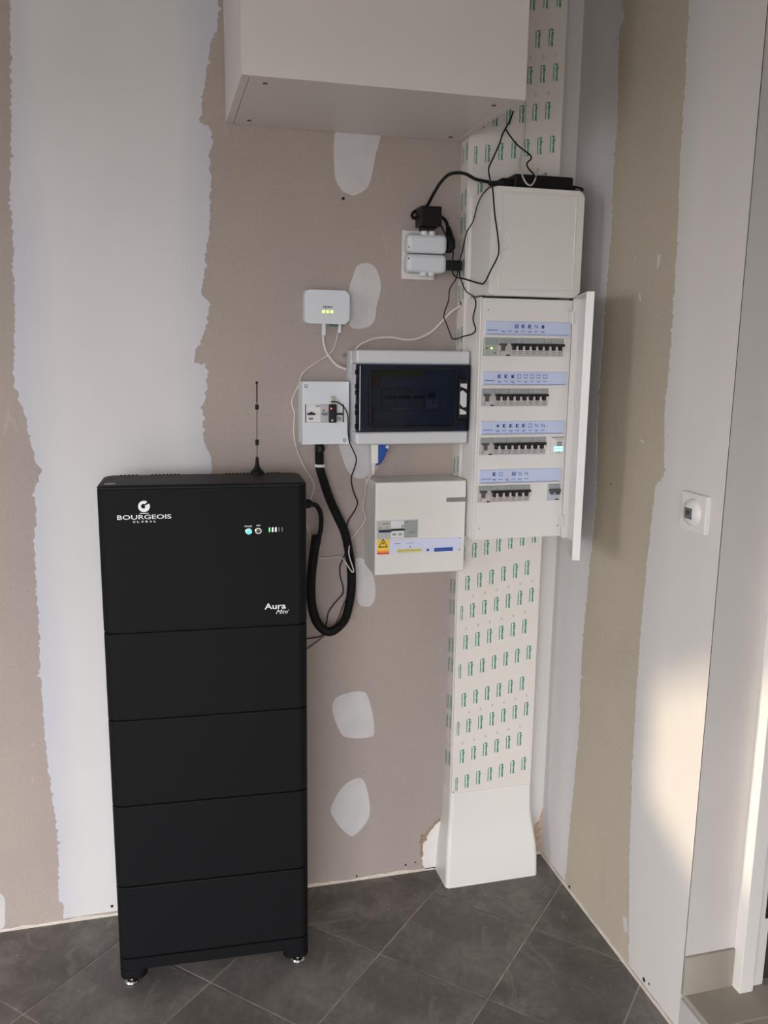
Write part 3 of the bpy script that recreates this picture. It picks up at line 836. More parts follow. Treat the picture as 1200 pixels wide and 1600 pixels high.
# double switch in row 4
z = ROWZ[3]
ds = part('double_switch', MB().box(-0.1170, -0.0820, BY+0.012, BY-0.002, z-0.0222, z+0.0222, 0.0008, 1), mat('bluish_module', (176, 184, 190), 0.45), bd)
part('toggle', MB().box(-0.1150, -0.0830, BY-0.001, BY-0.010, z+0.0005, z+0.0085, 0.0012, 2).box(-0.111, -0.105, BY-0.001, BY-0.012, z-0.006, z+0.002, 0.0012, 2).box(-0.095, -0.086, BY-0.001, BY-0.012, z-0.006, z+0.002, 0.0012, 2), M_TOGGLE, ds)
part('label_window', MB().box(-0.1160, -0.0830, BY-0.001, BY-0.0035, z+0.0095, z+0.021, 0.0006, 1), M_WINDOWGREY, ds)
part('test_button', MB().box(-0.0955, -0.086, BY-0.001, BY-0.004, z-0.0215, z-0.0185, 0.0006, 1), M_TOGGLEBLK, ds)

# label strips with their pictograms
LAB = [(-0.3075, -0.0755, 1.5665, 1.600, 0.002), (-0.3110, -0.0800, 1.4425, 1.476, 0.0), (-0.3105, -0.0805, 1.318, 1.3515, 0.0), (-0.3110, -0.0825, 1.1925, 1.2275, 0.0)]
def icon(mb, kind, x, z, s=0.0088):
    h = s/2; t = s*0.16
    if kind == 'half':
        mb.box(x-h, x+h, 0, 0.0004, z+h-t, z+h).box(x-h, x+h, 0, 0.0004, z-h, z-h+t).box(x-h, x, 0, 0.0004, z-h, z+h).box(x+h*0.45, x+h*0.75, 0, 0.0004, z-h*0.4, z+h*0.5)
    elif kind == 'frame':
        for sx in (-1, 1):
            for q in (-0.55, 0.55): mb.box(x+sx*h-t*0.6, x+sx*h+t*0.6, 0, 0.0004, z+q*h-h*0.3, z+q*h+h*0.3)
            for q in (-0.5, 0.5): mb.box(x+q*h-h*0.3, x+q*h+h*0.3, 0, 0.0004, z+sx*h-t*0.6, z+sx*h+t*0.6)
    elif kind == 'grid':
        for q in (-1, 0, 1): mb.box(x-h, x+h, 0, 0.0004, z+q*h*0.9-t*0.55, z+q*h*0.9+t*0.55)
        for q in (-1, 1): mb.box(x+q*h-t*0.6, x+q*h+t*0.6, 0, 0.0004, z-h, z+h)
        mb.box(x-h*0.4, x+h*0.4, 0, 0.0004, z-h*0.6, z-h*0.2)
    elif kind == 'solid':
        mb.box(x-h*0.8, x+h*0.8, 0, 0.0004, z-h, z+h*0.7).box(x-h*0.8, x-h*0.3, 0, 0.0004, z, z+h).box(x+h*0.3, x+h*0.8, 0, 0.0004, z, z+h)
    elif kind == 'star':
        for a in range(4):
            c, s_ = math.cos(a*math.pi/4)*h, math.sin(a*math.pi/4)*h
            n = (-s_*0.16, c*0.16)
            mb.add([(x-c-n[0], 0, z-s_-n[1]), (x+c-n[0], 0, z+s_-n[1]), (x+c+n[0], 0, z+s_+n[1]), (x-c+n[0], 0, z-s_+n[1])], [(0, 1, 2, 3)])
    elif kind == 'slash':
        mb.add([(x-h*0.7, 0, z-h), (x-h*0.4, 0, z-h), (x+h*0.7, 0, z+h), (x+h*0.4, 0, z+h)], [(0, 1, 2, 3)])
        mb.box(x-h, x-h*0.6, 0, 0.0004, z-h*0.2, z+h).box(x+h*0.6, x+h, 0, 0.0004, z-h, z+h*0.2)
ICONS = [['', '', 'grid', 'half', 'half', 'slash', 'solid'], ['half', 'half', 'solid', 'frame', 'frame', 'frame', 'frame', 'frame'],
         ['star', 'half', 'half', 'half', 'half', 'frame', 'slash', 'slash'], ['half', 'frame', '', 'grid', 'slash', 'slash']]
for (x0, x1, z0, z1, sk), ic, r in zip(LAB, ICONS, range(4)):
    ls = part('label_strip', MB().box(x0, x1, BY+0.001, BY-0.0035, z0, z1, 0.0008, 1), M_LABELBLUE, bd)
    q = MB()
    xs = x0 + (0.045 if r in (1, 2, 3) else 0.047)
    if r == 3: xs = x0 + 0.041
    for k, kd in enumerate(ic):
        if kd: icon(q, kd, xs + 0.0178*k, z1-0.0118)
        q.box(xs+0.0178*k-0.0055, xs+0.0178*k+0.0055, 0, 0.0004, z0+0.0088, z0+0.0102)
        if k % 2 == 0: q.box(xs+0.0178*k-0.003, xs+0.0178*k+0.004, 0, 0.0004, z0+0.0062, z0+0.0072)
    q.box(x0+0.005, x0+0.032, 0, 0.0004, z0+0.0105, z0+0.0122).box(x0+0.004, x1-0.006, 0, 0.0004, z0+0.002, z0+0.0028)
    q.xform(Matrix.Translation((0, BY-0.0041, 0)))
    part('label_print', q, M_INKBLUE, ls)
    part('strip_rail', MB().box(x0-0.0005, x1+0.001, BY+0.001, BY-0.0045, z0-0.0058, z0-0.0006, 0.0012, 2), M_WHITE_GLOSS, ls)

# lid swung open on the right-hand hinge
HX, HY = BX1+0.0005, BY+0.001
lid_w, lid_t = 0.246, 0.030
def lid_local():
    # closed frame: hinge at origin, lid runs to -x, outer face at -y
    mb = MB()
    z0, z1 = BZ0-0.002, BZ1+0.002
    out = []
    N = 10
    for i in range(N+1):      # softly bowed outer face
        u = i/N
        out.append((-lid_w*u, -lid_t*(0.55+0.45*math.sin(math.pi*min(1, max(0, u*1.15))) ** 0.5) if 0 < u < 1 else -lid_t*0.6))
    t = 0.0028
    inn = [(x*(1-2*t/lid_w)-t, y+t) for x, y in out]
    # outer + inner skin as one shell, with rims back to y=0
    prof = [(0, 0)] + out + [(-lid_w, 0), (-lid_w+t, 0)] + inn[::-1] + [(-t, 0)]
    mb.prism(prof, 'xy', z0, z1)
    face = [(0, -0.001)] + out + [(-lid_w, -0.001)]
    mb.prism(face, 'xy', z0-0.0022, z0); mb.prism(face, 'xy', z1, z1+0.0022)
    return mb
LM = Matrix.Translation((HX, HY, 0)) @ Matrix.Rotation(math.radians(70), 4, 'Z')
ld = part('lid', lid_local().xform(LM), M_WHITE_GLOSS, bd, 'curved white lid seen almost edge-on')
for z0 in (BZ1-0.06, BZ0+0.03):
    part('lid_hinge', MB().cyl((HX, HY-0.004, z0), (HX, HY-0.004, z0+0.03), 0.004, 12).box(HX-0.010, HX, HY-0.004, HY-0.0025, z0, z0+0.03), M_WHITE_GLOSS, bd)

# ================================================================ grey box with a smoked door
gb = thing('smoked_door_box', (-0.476, -0.06, 1.29), 'light grey breaker box with a dark smoked transparent door', 'breaker box')
GX0, GX1, GZ0, GZ1, GY = -0.624, -0.3265, 1.290, 1.526, -0.120
part('box_base', MB().box(GX0, GX1, -0.001, -0.058, GZ0+0.002, GZ1-0.002, 0.006, 3), M_LIGHTGREY, gb)
part('top_cover', MB().box(GX0+0.001, GX1, -0.0585, GY, 1.4915, GZ1, 0.006, 3), M_LIGHTGREY, gb)
part('bottom_cover', MB().box(GX0+0.001, GX1, -0.0585, GY, GZ0, 1.3225, 0.006, 3), M_LIGHTGREY, gb)
part('side_cover', MB().box(GX0, GX0+0.010, -0.0585, GY+0.010, 1.3225, 1.4915, 0.003, 2), M_LIGHTGREY, gb)
part('inner_frame', MB().plate(GX0+0.010, GX1-0.002, 1.3226, 1.4914, -0.0585, -0.100, [(-0.588, -0.3635, 1.334, 1.479)]), M_LIGHTGREY, gb)
# inside
def gpart(n, b, m): return part(n, b, m, gb)
gpart('yellow_label', MB().box(-0.575, -0.430, -0.0585, -0.0630, 1.458, 1.476), M_YELLOWGREEN)
gpart('orange_tag', MB().box(-0.570, -0.548, -0.0585, -0.066, 1.430, 1.456, 0.001, 1), M_ORANGE)
z = 1.406
for k, (x0, x1, mm) in enumerate(((-0.545, -0.509, M_DEVGREY), (-0.508, -0.472, M_DEVGREY), (-0.471, -0.435, M_DEVGREY))):
    d = gpart('module', MB().box(x0, x1, -0.0585, -0.082, z-0.0225, z+0.0225, 0.001, 1), mm)
    part('toggle', MB().box(x0+0.003, x1-0.003, -0.0815, -0.092, z-0.002, z+0.005, 0.0012, 1), M_TOGGLEBLK, d)
md = gpart('energy_meter', MB().box(-0.431, -0.397, -0.0585, -0.084, 1.377, 1.424, 0.001, 1), M_WHITE)
part('meter_screen', MB().box(-0.427, -0.405, -0.0835, -0.085, 1.404, 1.420), M_SENSOR, md)
part('meter_button', MB().cyl((-0.411, -0.0835, 1.395), (-0.411, -0.086, 1.395), 0.003, 12), M_GREYPRINT, md)
gpart('module_rail', MB().box(-0.585, -0.37, -0.0585, -0.066, 1.352, 1.372, 0.001, 1), M_DEVGREY)
gpart('white_document', MB().box(-0.515, -0.475, -0.0585, -0.062, 1.336, 1.380), M_WHITE)
gpart('inner_wire', MB().tube(catmull([(-0.565,-0.064,1.380), (-0.570,-0.07,1.362), (-0.566,-0.066,1.345), (-0.573,-0.064,1.336)]), 0.0018, 8), M_AMBER)
gpart('terminal', MB().lathe((-0.565, -0.0585, 1.382), (0, -1, 0), [(0, 0.006), (0.01, 0.006), (0.014, 0.003)], 14), M_NUB)
# door
DZ0, DZ1 = 1.3235, 1.4905
dr = gpart('smoked_door', MB().box(GX0+0.004, GX1+0.001, -0.1205, -0.1235, DZ0, DZ1, 0.001, 1).box(GX0+0.0005, GX0+0.0042, -0.1115, -0.1232, DZ0, DZ1, 0.0012, 1).box(GX1-0.002, GX1+0.001, -0.1015, -0.1206, DZ0, DZ1), M_SMOKE)
for z0 in (1.331, 1.365, 1.380, 1.415, 1.430, 1.465):
    part('door_hinge', MB().box(GX0-0.001, GX0+0.004, -0.109, -0.116, z0, z0+0.012, 0.001, 1), M_BLACKPL, dr)
part('door_edge_highlight', MB().box(GX0+0.0080, GX0+0.0102, -0.1234, -0.1250, DZ0+0.003, DZ1-0.003, 0.0007, 2), mat('painted_highlight', (196, 200, 206), 0.2), dr, 'thin raised strip painted pale as an edge highlight')  # pale strip paints in the highlight along the left door edge
part('window_shadow_line', MB().plate(-0.5905, -0.3605, 1.3300, 1.4825, -0.1236, -0.1241, [(-0.5865, -0.3645, 1.3345, 1.478)]), M_BLACKPL, dr)  # black outline stands in for the depth shadow round the window
part('latch_recess', MB().box(-0.357, -0.333, -0.1236, -0.1252, 1.352, 1.458, 0.004, 3), M_BLACKPL, dr)
for poly in ([(-0.353,1.444),(-0.3355,1.444),(-0.3355,1.430),(-0.353,1.437)], [(-0.353,1.424),(-0.346,1.427),(-0.3355,1.4185),(-0.3355,1.386),(-0.343,1.383),(-0.353,1.392)], [(-0.353,1.366),(-0.3355,1.366),(-0.3355,1.373),(-0.353,1.3815)]):
    part('latch_key', MB().prism(poly, 'xz', -0.1245, -0.1285, 0.0008), M_LIGHTGREY, dr)

# ================================================================ small breaker box
sb = thing('small_breaker_box', (-0.69, -0.03, 1.288), 'small white breaker box left of the smoked-door box', 'breaker box')
SX0, SX1, SZ0, SZ1, SY = -0.7495, -0.6300, 1.288, 1.4455, -0.066
part('box_base', MB().box(SX0, SX1, -0.001, -0.030, SZ0+0.001, SZ1-0.001, 0.002, 2), M_COOLWHITE, sb)
part('front_cover', MB().plate(SX0, SX1, SZ0, SZ1, -0.0302, SY, [(-0.7425, -0.6430, 1.3435, 1.3890)]), M_COOLWHITE, sb)
part('slot_edge', MB().box(-0.7425, -0.7405, SY+0.02, SY-0.0008, 1.3435, 1.3890).box(-0.6450, -0.6430, SY+0.02, SY-0.0008, 1.3435, 1.3890), M_TOGGLEBLK, sb)
b1 = part('circuit_breaker', MB().box(-0.7400, -0.7025, SY+0.03, SY+0.001, 1.3438, 1.3887, 0.0006, 1), mat('bright_module', (214, 214, 212), 0.45), sb)
part('toggle', MB().box(-0.7370, -0.7180, SY+0.002, SY-0.008, 1.3625, 1.3675, 0.001, 1).box(-0.731, -0.724, SY+0.002, SY-0.009, 1.366, 1.370, 0.001, 1), M_TOGGLEBLK, b1)
part('printed_marks', MB().box(-0.716, -0.704, SY+0.0005, SY+0.0011, 1.383, 1.386), M_GREYPRINT, b1)
part('printed_marks', MB().box(-0.733, -0.722, SY+0.0005, SY+0.0011, 1.350, 1.356), M_GREYPRINT, b1)
b2 = part('grey_module', MB().box(-0.7022, -0.6845, SY+0.03, SY+0.001, 1.3438, 1.3887, 0.0006, 1), M_DEVGREY, sb)
part('toggle', MB().box(-0.700, -0.686, SY+0.002, SY-0.003, 1.361, 1.368, 0.001, 1), M_GREYPRINT, b2)
part('test_button', MB().cyl((-0.695, SY+0.002, 1.3735), (-0.695, SY-0.001, 1.3735), 0.002, 10), M_TOGGLEBLK, b2)
b3 = part('circuit_breaker', MB().box(-0.6842, -0.6455, SY+0.03, SY+0.001, 1.3438, 1.3887, 0.0006, 1), MATS['bright_module'], sb)
part('toggle', MB().box(-0.6640, -0.6465, SY+0.002, SY-0.008, 1.3620, 1.3675, 0.001, 1), M_TOGGLEBLK, b3)
part('window_mark', MB().box(-0.660, -0.648, SY+0.0005, SY+0.0011, 1.347, 1.358), M_WINDOWGREY, b3)
for x, z in ((-0.7395, 1.4345), (-0.6405, 1.2975)):
    s = part('cover_screw', MB().box(x-0.004, x+0.004, SY+0.001, SY-0.0008, z-0.0045, z+0.0045, 0.0006, 1), M_GREYPRINT, sb)
    part('screw_slot', MB().box(x-0.0015, x+0.0025, SY-0.0006, SY-0.0012, z-0.0015, z+0.0028), M_COOLWHITE, s)

# USB dongle on it
us = thing('usb_dongle', (-0.675, -0.078, 1.344), 'black USB stick with a glowing red light on the small breaker box', 'usb stick')
part('stick_body', MB().box(-0.6850, -0.6655, SY-0.009, SY-0.021, 1.3440, 1.3900, 0.0025, 3), M_BLACKPL, us)
part('usb_connector', MB().box(-0.6805, -0.6700, SY-0.0100, SY-0.0165, 1.3895, 1.4090, 0.0006, 1), M_STEEL, us)
part('red_light', MB().lathe((-0.6795, SY-0.0208, 1.3795), (0, -1, 0), [(0, 0.0022), (0.001, 0.0018), (0.0016, 0.0008)], 12), M_LEDR, us)
part('grey_button', MB().lathe((-0.677, SY-0.0208, 1.350), (0, -1, 0), [(0, 0.0026), (0.001, 0.0024), (0.0014, 0.0012)], 12), M_LIGHTGREY, us)

# ================================================================ lower white breaker box
lb = thing('lower_breaker_box', (-0.45, -0.06, 0.948), 'white breaker box with yellow warning sticker below the smoked-door box', 'breaker box')
LX0, LX1, LZ0, LZ1, LY = -0.572, -0.3265, 0.950, 1.194, -0.122
part('box_base', MB().box(LX0+0.001, LX1-0.001, -0.001, -0.040, LZ0+0.002, LZ1-0.002, 0.002, 2), M_WHITE, lb)
part('front_cover', MB().box(LX0, LX1, -0.0402, LY, LZ0, LZ1, 0.004, 3), M_WHITE, lb)
w = part('window_frame', MB().plate(-0.5685, -0.4565, 1.0465, 1.0955, LY+0.001, LY-0.0018, [(-0.5665, -0.4585, 1.0485, 1.0935)]), M_LIGHTGREY, lb)
d1 = part('main_switch', MB().box(-0.5663, -0.5310, LY+0.001, LY-0.0012, 1.0487, 1.0933, 0.0004, 1), M_DEVGREY, lb)
part('toggle', MB().box(-0.5630, -0.5300, LY-0.001, LY-0.009, 1.0655, 1.0710, 0.001, 1), M_TOGGLEBLUE, d1)
part('printed_marks', MB().box(-0.553, -0.533, LY-0.0010, LY-0.0016, 1.0860, 1.0875).cyl((-0.559, LY-0.001, 1.0765), (-0.559, LY-0.0017, 1.0765), 0.0016, 8).cyl((-0.540, LY-0.001, 1.0765), (-0.540, LY-0.0017, 1.0765), 0.0016, 8), M_TOGGLE, d1)
d2 = part('surge_protector', MB().box(-0.5307, -0.4945, LY+0.001, LY-0.0016, 1.0487, 1.0933, 0.0004, 1), MATS['bright_module'], lb)
part('toggle', MB().box(-0.5295, -0.4950, LY-0.001, LY-0.009, 1.0685, 1.0730, 0.001, 1), M_TOGGLEBLK, d2)
part('printed_marks', MB().box(-0.502, -0.496, LY-0.0014, LY-0.0020, 1.0755, 1.0825).box(-0.526, -0.516, LY-0.0014, LY-0.0020, 1.055, 1.061).box(-0.510, -0.500, LY-0.0014, LY-0.0020, 1.055, 1.061), M_WINDOWGREY, d2)
d3 = part('blank_module', MB().box(-0.4942, -0.4588, LY+0.001, LY-0.0010, 1.0487, 1.0933, 0.0004, 1), M_WINDOWGREY, lb)
part('printed_marks', MB().box(-0.492, -0.484, LY-0.0008, LY-0.0014, 1.088, 1.0905), M_GREYPRINT, d3)
part('printed_marks', MB().box(-0.480, -0.464, LY-0.0008, LY-0.0014, 1.060, 1.064), M_GREYPRINT, d3)
st = part('label_strip', MB().box(-0.5665, -0.3395, LY+0.001, LY-0.0014, 1.0065, 1.0430, 0.0004, 1), M_LAVENDER, lb)
ws = part('warning_sticker', MB().box(-0.5660, -0.5340, LY-0.0012, LY-0.0020, 1.0160, 1.0455), M_YELLOW, st, 'yellow warning triangle sticker')
tri = MB()
def tri_pts(cx, cz, s): return [(cx, cz+s*0.60), (cx-s*0.56, cz-s*0.42), (cx+s*0.56, cz-s*0.42)]
lo = tri_pts(-0.5505, 1.0345, 0.0230); hi = tri_pts(-0.5505, 1.0343, 0.0160)
for i in range(3):
    j = (i+1) % 3
    tri.add([(lo[i][0], LY-0.0023, lo[i][1]), (lo[j][0], LY-0.0023, lo[j][1]), (hi[j][0], LY-0.0023, hi[j][1]), (hi[i][0], LY-0.0023, hi[i][1])], [(0, 1, 2, 3)])
tri.add([(-0.5525, LY-0.0023, 1.0335), (-0.5490, LY-0.0023, 1.0335), (-0.5480, LY-0.0023, 1.0385), (-0.5515, LY-0.0023, 1.0385)], [(0, 1, 2, 3)])
part('warning_triangle', tri, mat('sticker_black', (54, 42, 26), 0.6), st)
part('warning_sticker', MB().box(-0.5660, -0.5340, LY-0.0012, LY-0.0020, 1.0110, 1.0160), M_ORANGE, st)
part('warning_sticker', MB().box(-0.5660, -0.5340, LY-0.0012, LY-0.0020, 1.0065, 1.0110), M_RED, st)
part('yellow_label', MB().box(-0.5130, -0.4460, LY-0.0012, LY-0.0019, 1.0085, 1.0180), M_YELLOWGREEN, st)
part('navy_label', MB().box(-0.4120, -0.3600, LY-0.0012, LY-0.0019, 1.0070, 1.0170), M_NAVY, st)
part('round_mark', MB().cyl((-0.429, LY-0.0012, 1.0125), (-0.429, LY-0.0019, 1.0125), 0.0038, 16), M_NAVY, st)
part('printed_marks', MB().box(-0.521, -0.503, LY-0.0013, LY-0.0018, 1.0325, 1.0338).box(-0.487, -0.465, LY-0.0013, LY-0.0018, 1.0325, 1.0338).cyl((-0.478, LY-0.0012, 1.0235), (-0.478, LY-0.0018, 1.0235), 0.0022, 10).box(-0.509, -0.450, LY-0.0018, LY-0.0023, 1.0126, 1.0138), M_GREYPRINT, st)
part('strip_clip', MB().box(-0.3425, -0.3405, LY-0.001, LY-0.003, 1.0395, 1.0425).box(-0.3425, -0.3405, LY-0.001, LY-0.003, 1.0085, 1.0115), M_TOGGLEBLK, st)
part('grey_tab', MB().box(-0.3810, LX1+0.0012, LY+0.003, LY-0.0012, 1.1380, 1.1495, 0.0006, 1), mat('tab_grey', (128, 126, 124), 0.5), lb)
for x, z in ((-0.5615, 1.176), (-0.345, 1.177), (-0.560, 0.966), (-0.345, 0.966)):
    part('cover_screw', MB().cyl((x, LY+0.001, z), (x, LY-0.0008, z), 0.0045, 16), M_WHITE, lb)

# ================================================================ router
ro = thing('gateway_box', (-0.679, -0.015, 1.588), 'small white rounded gateway box with three green lights on the wall', 'router')
RYF = -0.030
part('gateway_shell', MB().prism(rr_xz(-0.679, 1.630, 0.115, 0.083, 0.011), 'xz', -0.001, RYF, 0.005), M_COOLWHITE, ro)
part('logo', lettering(MB(), 'HERP', -0.690, 1.6272, 0.025, 0.0050, RYF-0.0004, 0.03), mat('logo_navy', (36, 40, 78), 0.5), ro)
for x in (-0.6885, -0.6780, -0.6675):
    l = part('green_light', MB().lathe((x, RYF, 1.6185), (0, -1, 0), [(0, 0.0036), (0.0006, 0.0034), (0.001, 0.002)], 14), M_LEDG, ro)
    part('light_mark', MB().box(x-0.0012, x+0.0015, RYF, RYF-0.0004, 1.6120, 1.6130), M_TOGGLE, l)
part('green_terminal', MB().box(-0.668, -0.650, -0.008, -0.022, 1.5835, 1.5895, 0.0008, 1), M_GREENTERM, ro)
part('plug', MB().box(-0.6905, -0.6805, -0.011, -0.021, 1.560, 1.590, 0.002, 2), M_COOLWHITE, ro)
part('plug', MB().box(-0.6480, -0.6405, -0.012, -0.020, 1.567, 1.590, 0.002, 2), M_COOLWHITE, ro)

# ================================================================ wall socket and what is plugged into it
so = thing('wall_socket', (-0.436, 0, 1.706), 'square white double wall socket plate half hidden by two plug adapters', 'socket')
part('socket_plate', MB().box(-0.4800, -0.3935, -0.001, -0.0105, 1.7060, 1.8280, 0.0015, 2), M_SWITCH, so)
for n, z0, z1, sgn, lab in ((0, 1.7675, 1.8145, 1, 'upper white rounded plug adapter in the wall socket with black charger on top'), (1, 1.7195, 1.7655, -1, 'lower white rounded plug adapter in the wall socket with knobs facing down')):
    ad = thing('plug_adapter', (-0.43, -0.035, z0), lab, 'plug adapter', 'white plug adapters in the socket')
    part('adapter_body', MB().box(-0.4790, -0.3735, -0.0115, -0.0590, z0, z1, 0.0125, 4), M_COOLWHITE, ad)
    zz = z1 if sgn > 0 else z0
    for x in (-0.4330, -0.4130):
        part('outlet_knob', MB().lathe((x, -0.0445, zz-sgn*0.004), (0, 0, sgn), [(0, 0.0098), (0.0105, 0.0095), (0.012, 0.0078)], 18), M_COOLWHITE, ad)
    part('pin_hole', MB().cyl((-0.4735, -0.050, z0+0.0135 if sgn > 0 else z1-0.0125), (-0.4748, -0.0560, z0+0.0135 if sgn > 0 else z1-0.0125), 0.0022, 10), M_DARKHOLE, ad)
ch = thing('black_charger', (-0.423, -0.05, 1.822), 'black cube charger plugged on top of the upper adapter', 'charger')
part('charger_body', MB().box(-0.4500, -0.3955, -0.0200, -0.0720, 1.8320, 1.8800, 0.003, 3), M_BLACKPL, ch)
part('charger_foot', MB().box(-0.4430, -0.4090, -0.0260, -0.0600, 1.8230, 1.8322, 0.003, 2), M_BLACKPL, ch)
ub = thing('black_usb_plug', (-0.355, -0.045, 1.729), 'small black USB power plug sticking out of the lower adapter', 'charger')
part('plug_body', MB().box(-0.3730, -0.3320, -0.0320, -0.0560, 1.7285, 1.7535, 0.0025, 3), M_BLACKPL, ub)
part('plug_collar', MB().box(-0.3760, -0.3725, -0.0340, -0.0540, 1.7300, 1.7520, 0.001, 1), M_RUBBER, ub)

# ================================================================ power brick on top of the blank enclosure
pbk = thing('power_brick', (-0.16, -0.125, 1.912), 'black laptop-style power brick lying on the blank white enclosure', 'power supply')
part('brick_body', MB().box(-0.2380, -0.0800, -0.0950, -0.1530, 1.9125, 1.9535, 0.005, 3), M_BLACKPL, pbk)
part('inlet_plug', MB().loft([[(x, -0.124+a*s, 1.932+b*s*0.8) for a, b in rrect(0.034, 0.034, 0.008, 3)] for x, s in ((-0.2385, 1.0), (-0.262, 0.95), (-0.272, 0.5), (-0.290, 0.36), (-0.294, 0.26))]), M_RUBBER, pbk)
part('output_lead', MB().tube(catmull([(-0.081,-0.124,1.934), (-0.068,-0.126,1.936), (-0.055,-0.13,1.934), (-0.048,-0.14,1.929), (-0.053,-0.15,1.924), (-0.072,-0.16,1.920), (-0.095,-0.165,1.918)]), 0.0026, 8), M_RUBBER, pbk)
part('strain_relief', MB().lathe((-0.081, -0.124, 1.934), (1, 0, 0.02), [(0, 0.008), (0.012, 0.0065), (0.022, 0.004)], 12), M_RUBBER, pbk)

# ================================================================ black battery tower (own frame: x along the front, -y to the front)
bt = thing('battery_tower', (-1.0045, -0.2282, 0), 'tall matt black stacked home battery tower standing on the tiled floor', 'battery', rz=math.radians(-2.78), local=True)
BW, BD, BR_ = 0.4554, 0.166, 0.022
FY = -BD/2
def block(z0, z1, w=BW, d=BD, e=0.003, r=BR_):
    L = []
    for z, i in ((z0, e), (z0+e*0.3, e*0.4), (z0+e, 0), (z1-e, 0), (z1-e*0.3, e*0.4), (z1, e)):
        L.append([(a, b, z) for a, b in rrect(w-2*i, d-2*i, r-i*0.5, 6)])
    return MB().loft(L)
seams = [0.083, 0.273, 0.4795, 0.6915, 0.8985]
part('core', block(0.05, 1.20, BW-0.012, BD-0.012, 0.001, 0.018), M_RUBBER, bt)
for k in range(4):
    part('battery_module', block(seams[k]+0.0012, seams[k+1]-0.0012), M_BLACK, bt)
inv = part('inverter_module', block(seams[4]+0.0012, 1.2235), M_BLACK, bt, 'top inverter module with logo and status lights')
tl = [(1.2238, 0.0), (1.2262, 0.0), (1.2300, 0.004), (1.2315, 0.010)]
part('top_cover', MB().loft([[(a, b, z) for a, b in rrect(BW-2*i, BD-2*i, BR_-i*0.5, 6)] for z, i in tl]), M_BLACKTOP, bt)
vg = MB()
for x0, x1 in ((-0.19, -0.145), (-0.12, -0.05), (0.05, 0.12), (0.15, 0.19)):
    n = int((x1-x0)/0.0085)
    for k in range(n):
        x = x0 + k*0.0085
        vg.box(x, x+0.0052, BD/2-0.018, BD/2-0.008, 1.2312, 1.2330, 0.0006, 1)
part('vent_slots', vg, M_RUBBER, bt)
part('grey_sticker', MB().box(-0.212, -0.190, -0.062, -0.045, 1.2310, 1.2318), mat('sticker_grey', (150, 148, 146), 0.5), bt)
# plinth with notched underside
pl = MB()
pl.loft([[(a, b, z) for a, b in rrect(BW-2*i, BD-2*i, BR_, 6)] for z, i in ((0.052, 0.001), (0.053, 0), (0.0815, 0), (0.0828, 0.002))])
part('plinth', pl, M_BLACK, bt)
part('plinth_groove', MB().box(-0.185, 0.190, FY-0.0006, FY+0.004, 0.0755, 0.0775), M_RUBBER, bt)
for sx, x0, x1 in ((-1, -BW/2, -0.165), (1, 0.165, BW/2)):
    for yb in (0, 1):
        q = rrect(abs(x1-x0), 0.06, 0.02, 5)
        cx = (x0+x1)/2; cy = FY+0.03 if yb == 0 else BD/2-0.03
        part('plinth_foot', MB().loft([[(cx+a*s, cy+b*s, z) for a, b in q] for z, s in ((0.028, 0.985), (0.030, 1.0), (0.0522, 1.0))]), M_BLACK, bt)
        fx = sx*(BW/2-0.025); fy = FY+0.028 if yb == 0 else BD/2-0.028
        part('levelling_foot', MB().lathe((fx, fy, 0.0005), (0, 0, 1), [(0, 0.016), (0.004, 0.017), (0.008, 0.014), (0.010, 0.007), (0.029, 0.007)], 20), M_STEEL, bt)
# logo, lettering, lights on the front of the top module
yl = FY - 0.0005
lg = MB()
cx, cz = -0.129, 1.1850
ro_, ri_ = 0.0125, 0.0052
tt = [54 + 334*k/48 for k in range(49)]
lg.strip([(cx + ro_*math.cos(math.radians(t)), cz + ro_*math.sin(math.radians(t))) for t in tt],
         [(cx - 0.0012 + (ri_ if t < 300 else ri_*(1-0.5*(t-300)/88))*math.cos(math.radians(t)), cz + 0.0004 + (ri_ if t < 300 else ri_*(1-0.5*(t-300)/88))*math.sin(math.radians(t))) for t in tt], 'xz', yl)
lg.box(cx-0.0092, cx+0.0092, yl, yl+0.0003, 1.1690, 1.1704)
part('logo', lg, M_LOGO, inv)
part('brand_lettering', lettering(MB(), 'BOURGEOIS', -0.186, 1.1565, 0.114, 0.0100, yl, 0.012), M_LOGO, inv)
gl = MB()
for k, ch_ in enumerate('GLOBAL'): lettering(gl, ch_, -0.1535+0.0088*k, 1.1492, 0.0050, 0.0042, yl, 0.02)
part('brand_lettering', gl, M_LOGO, inv)
part('model_lettering', lettering(MB(), 'Aura', 0.1285, 0.9385, 0.049, 0.0140, yl, 0.018), M_LOGO, inv)
part('model_lettering', lettering(MB(), 'Mini', 0.154, 0.9265, 0.030, 0.0100, yl, 0.0, 0.45), M_LOGO, inv)
tx = lettering(MB(), 'POWER', 0.0868, 1.1325, 0.0165, 0.0034, yl, 0.02)
lettering(tx, 'WIFI', 0.1125, 1.1335, 0.0090, 0.0034, yl, 0.02)
part('button_lettering', tx, M_LOGO, inv)
pb_ = part('power_button', MB().lathe((0.0955, FY, 1.1225), (0, -1, 0), [(0, 0.0078), (0.0012, 0.0078), (0.002, 0.0066)], 24), M_STEEL, inv)
part('blue_light', MB().lathe((0.0955, FY-0.0015, 1.1220), (0, -1, 0), [(0, 0.0056), (0.001, 0.0054), (0.0015, 0.003)], 20), M_LEDB, pb_)
wb_ = part('wifi_button', MB().lathe((0.1170, FY, 1.1232), (0, -1, 0), [(0, 0.0078), (0.0012, 0.0078), (0.002, 0.0066)], 24), M_STEEL, inv)
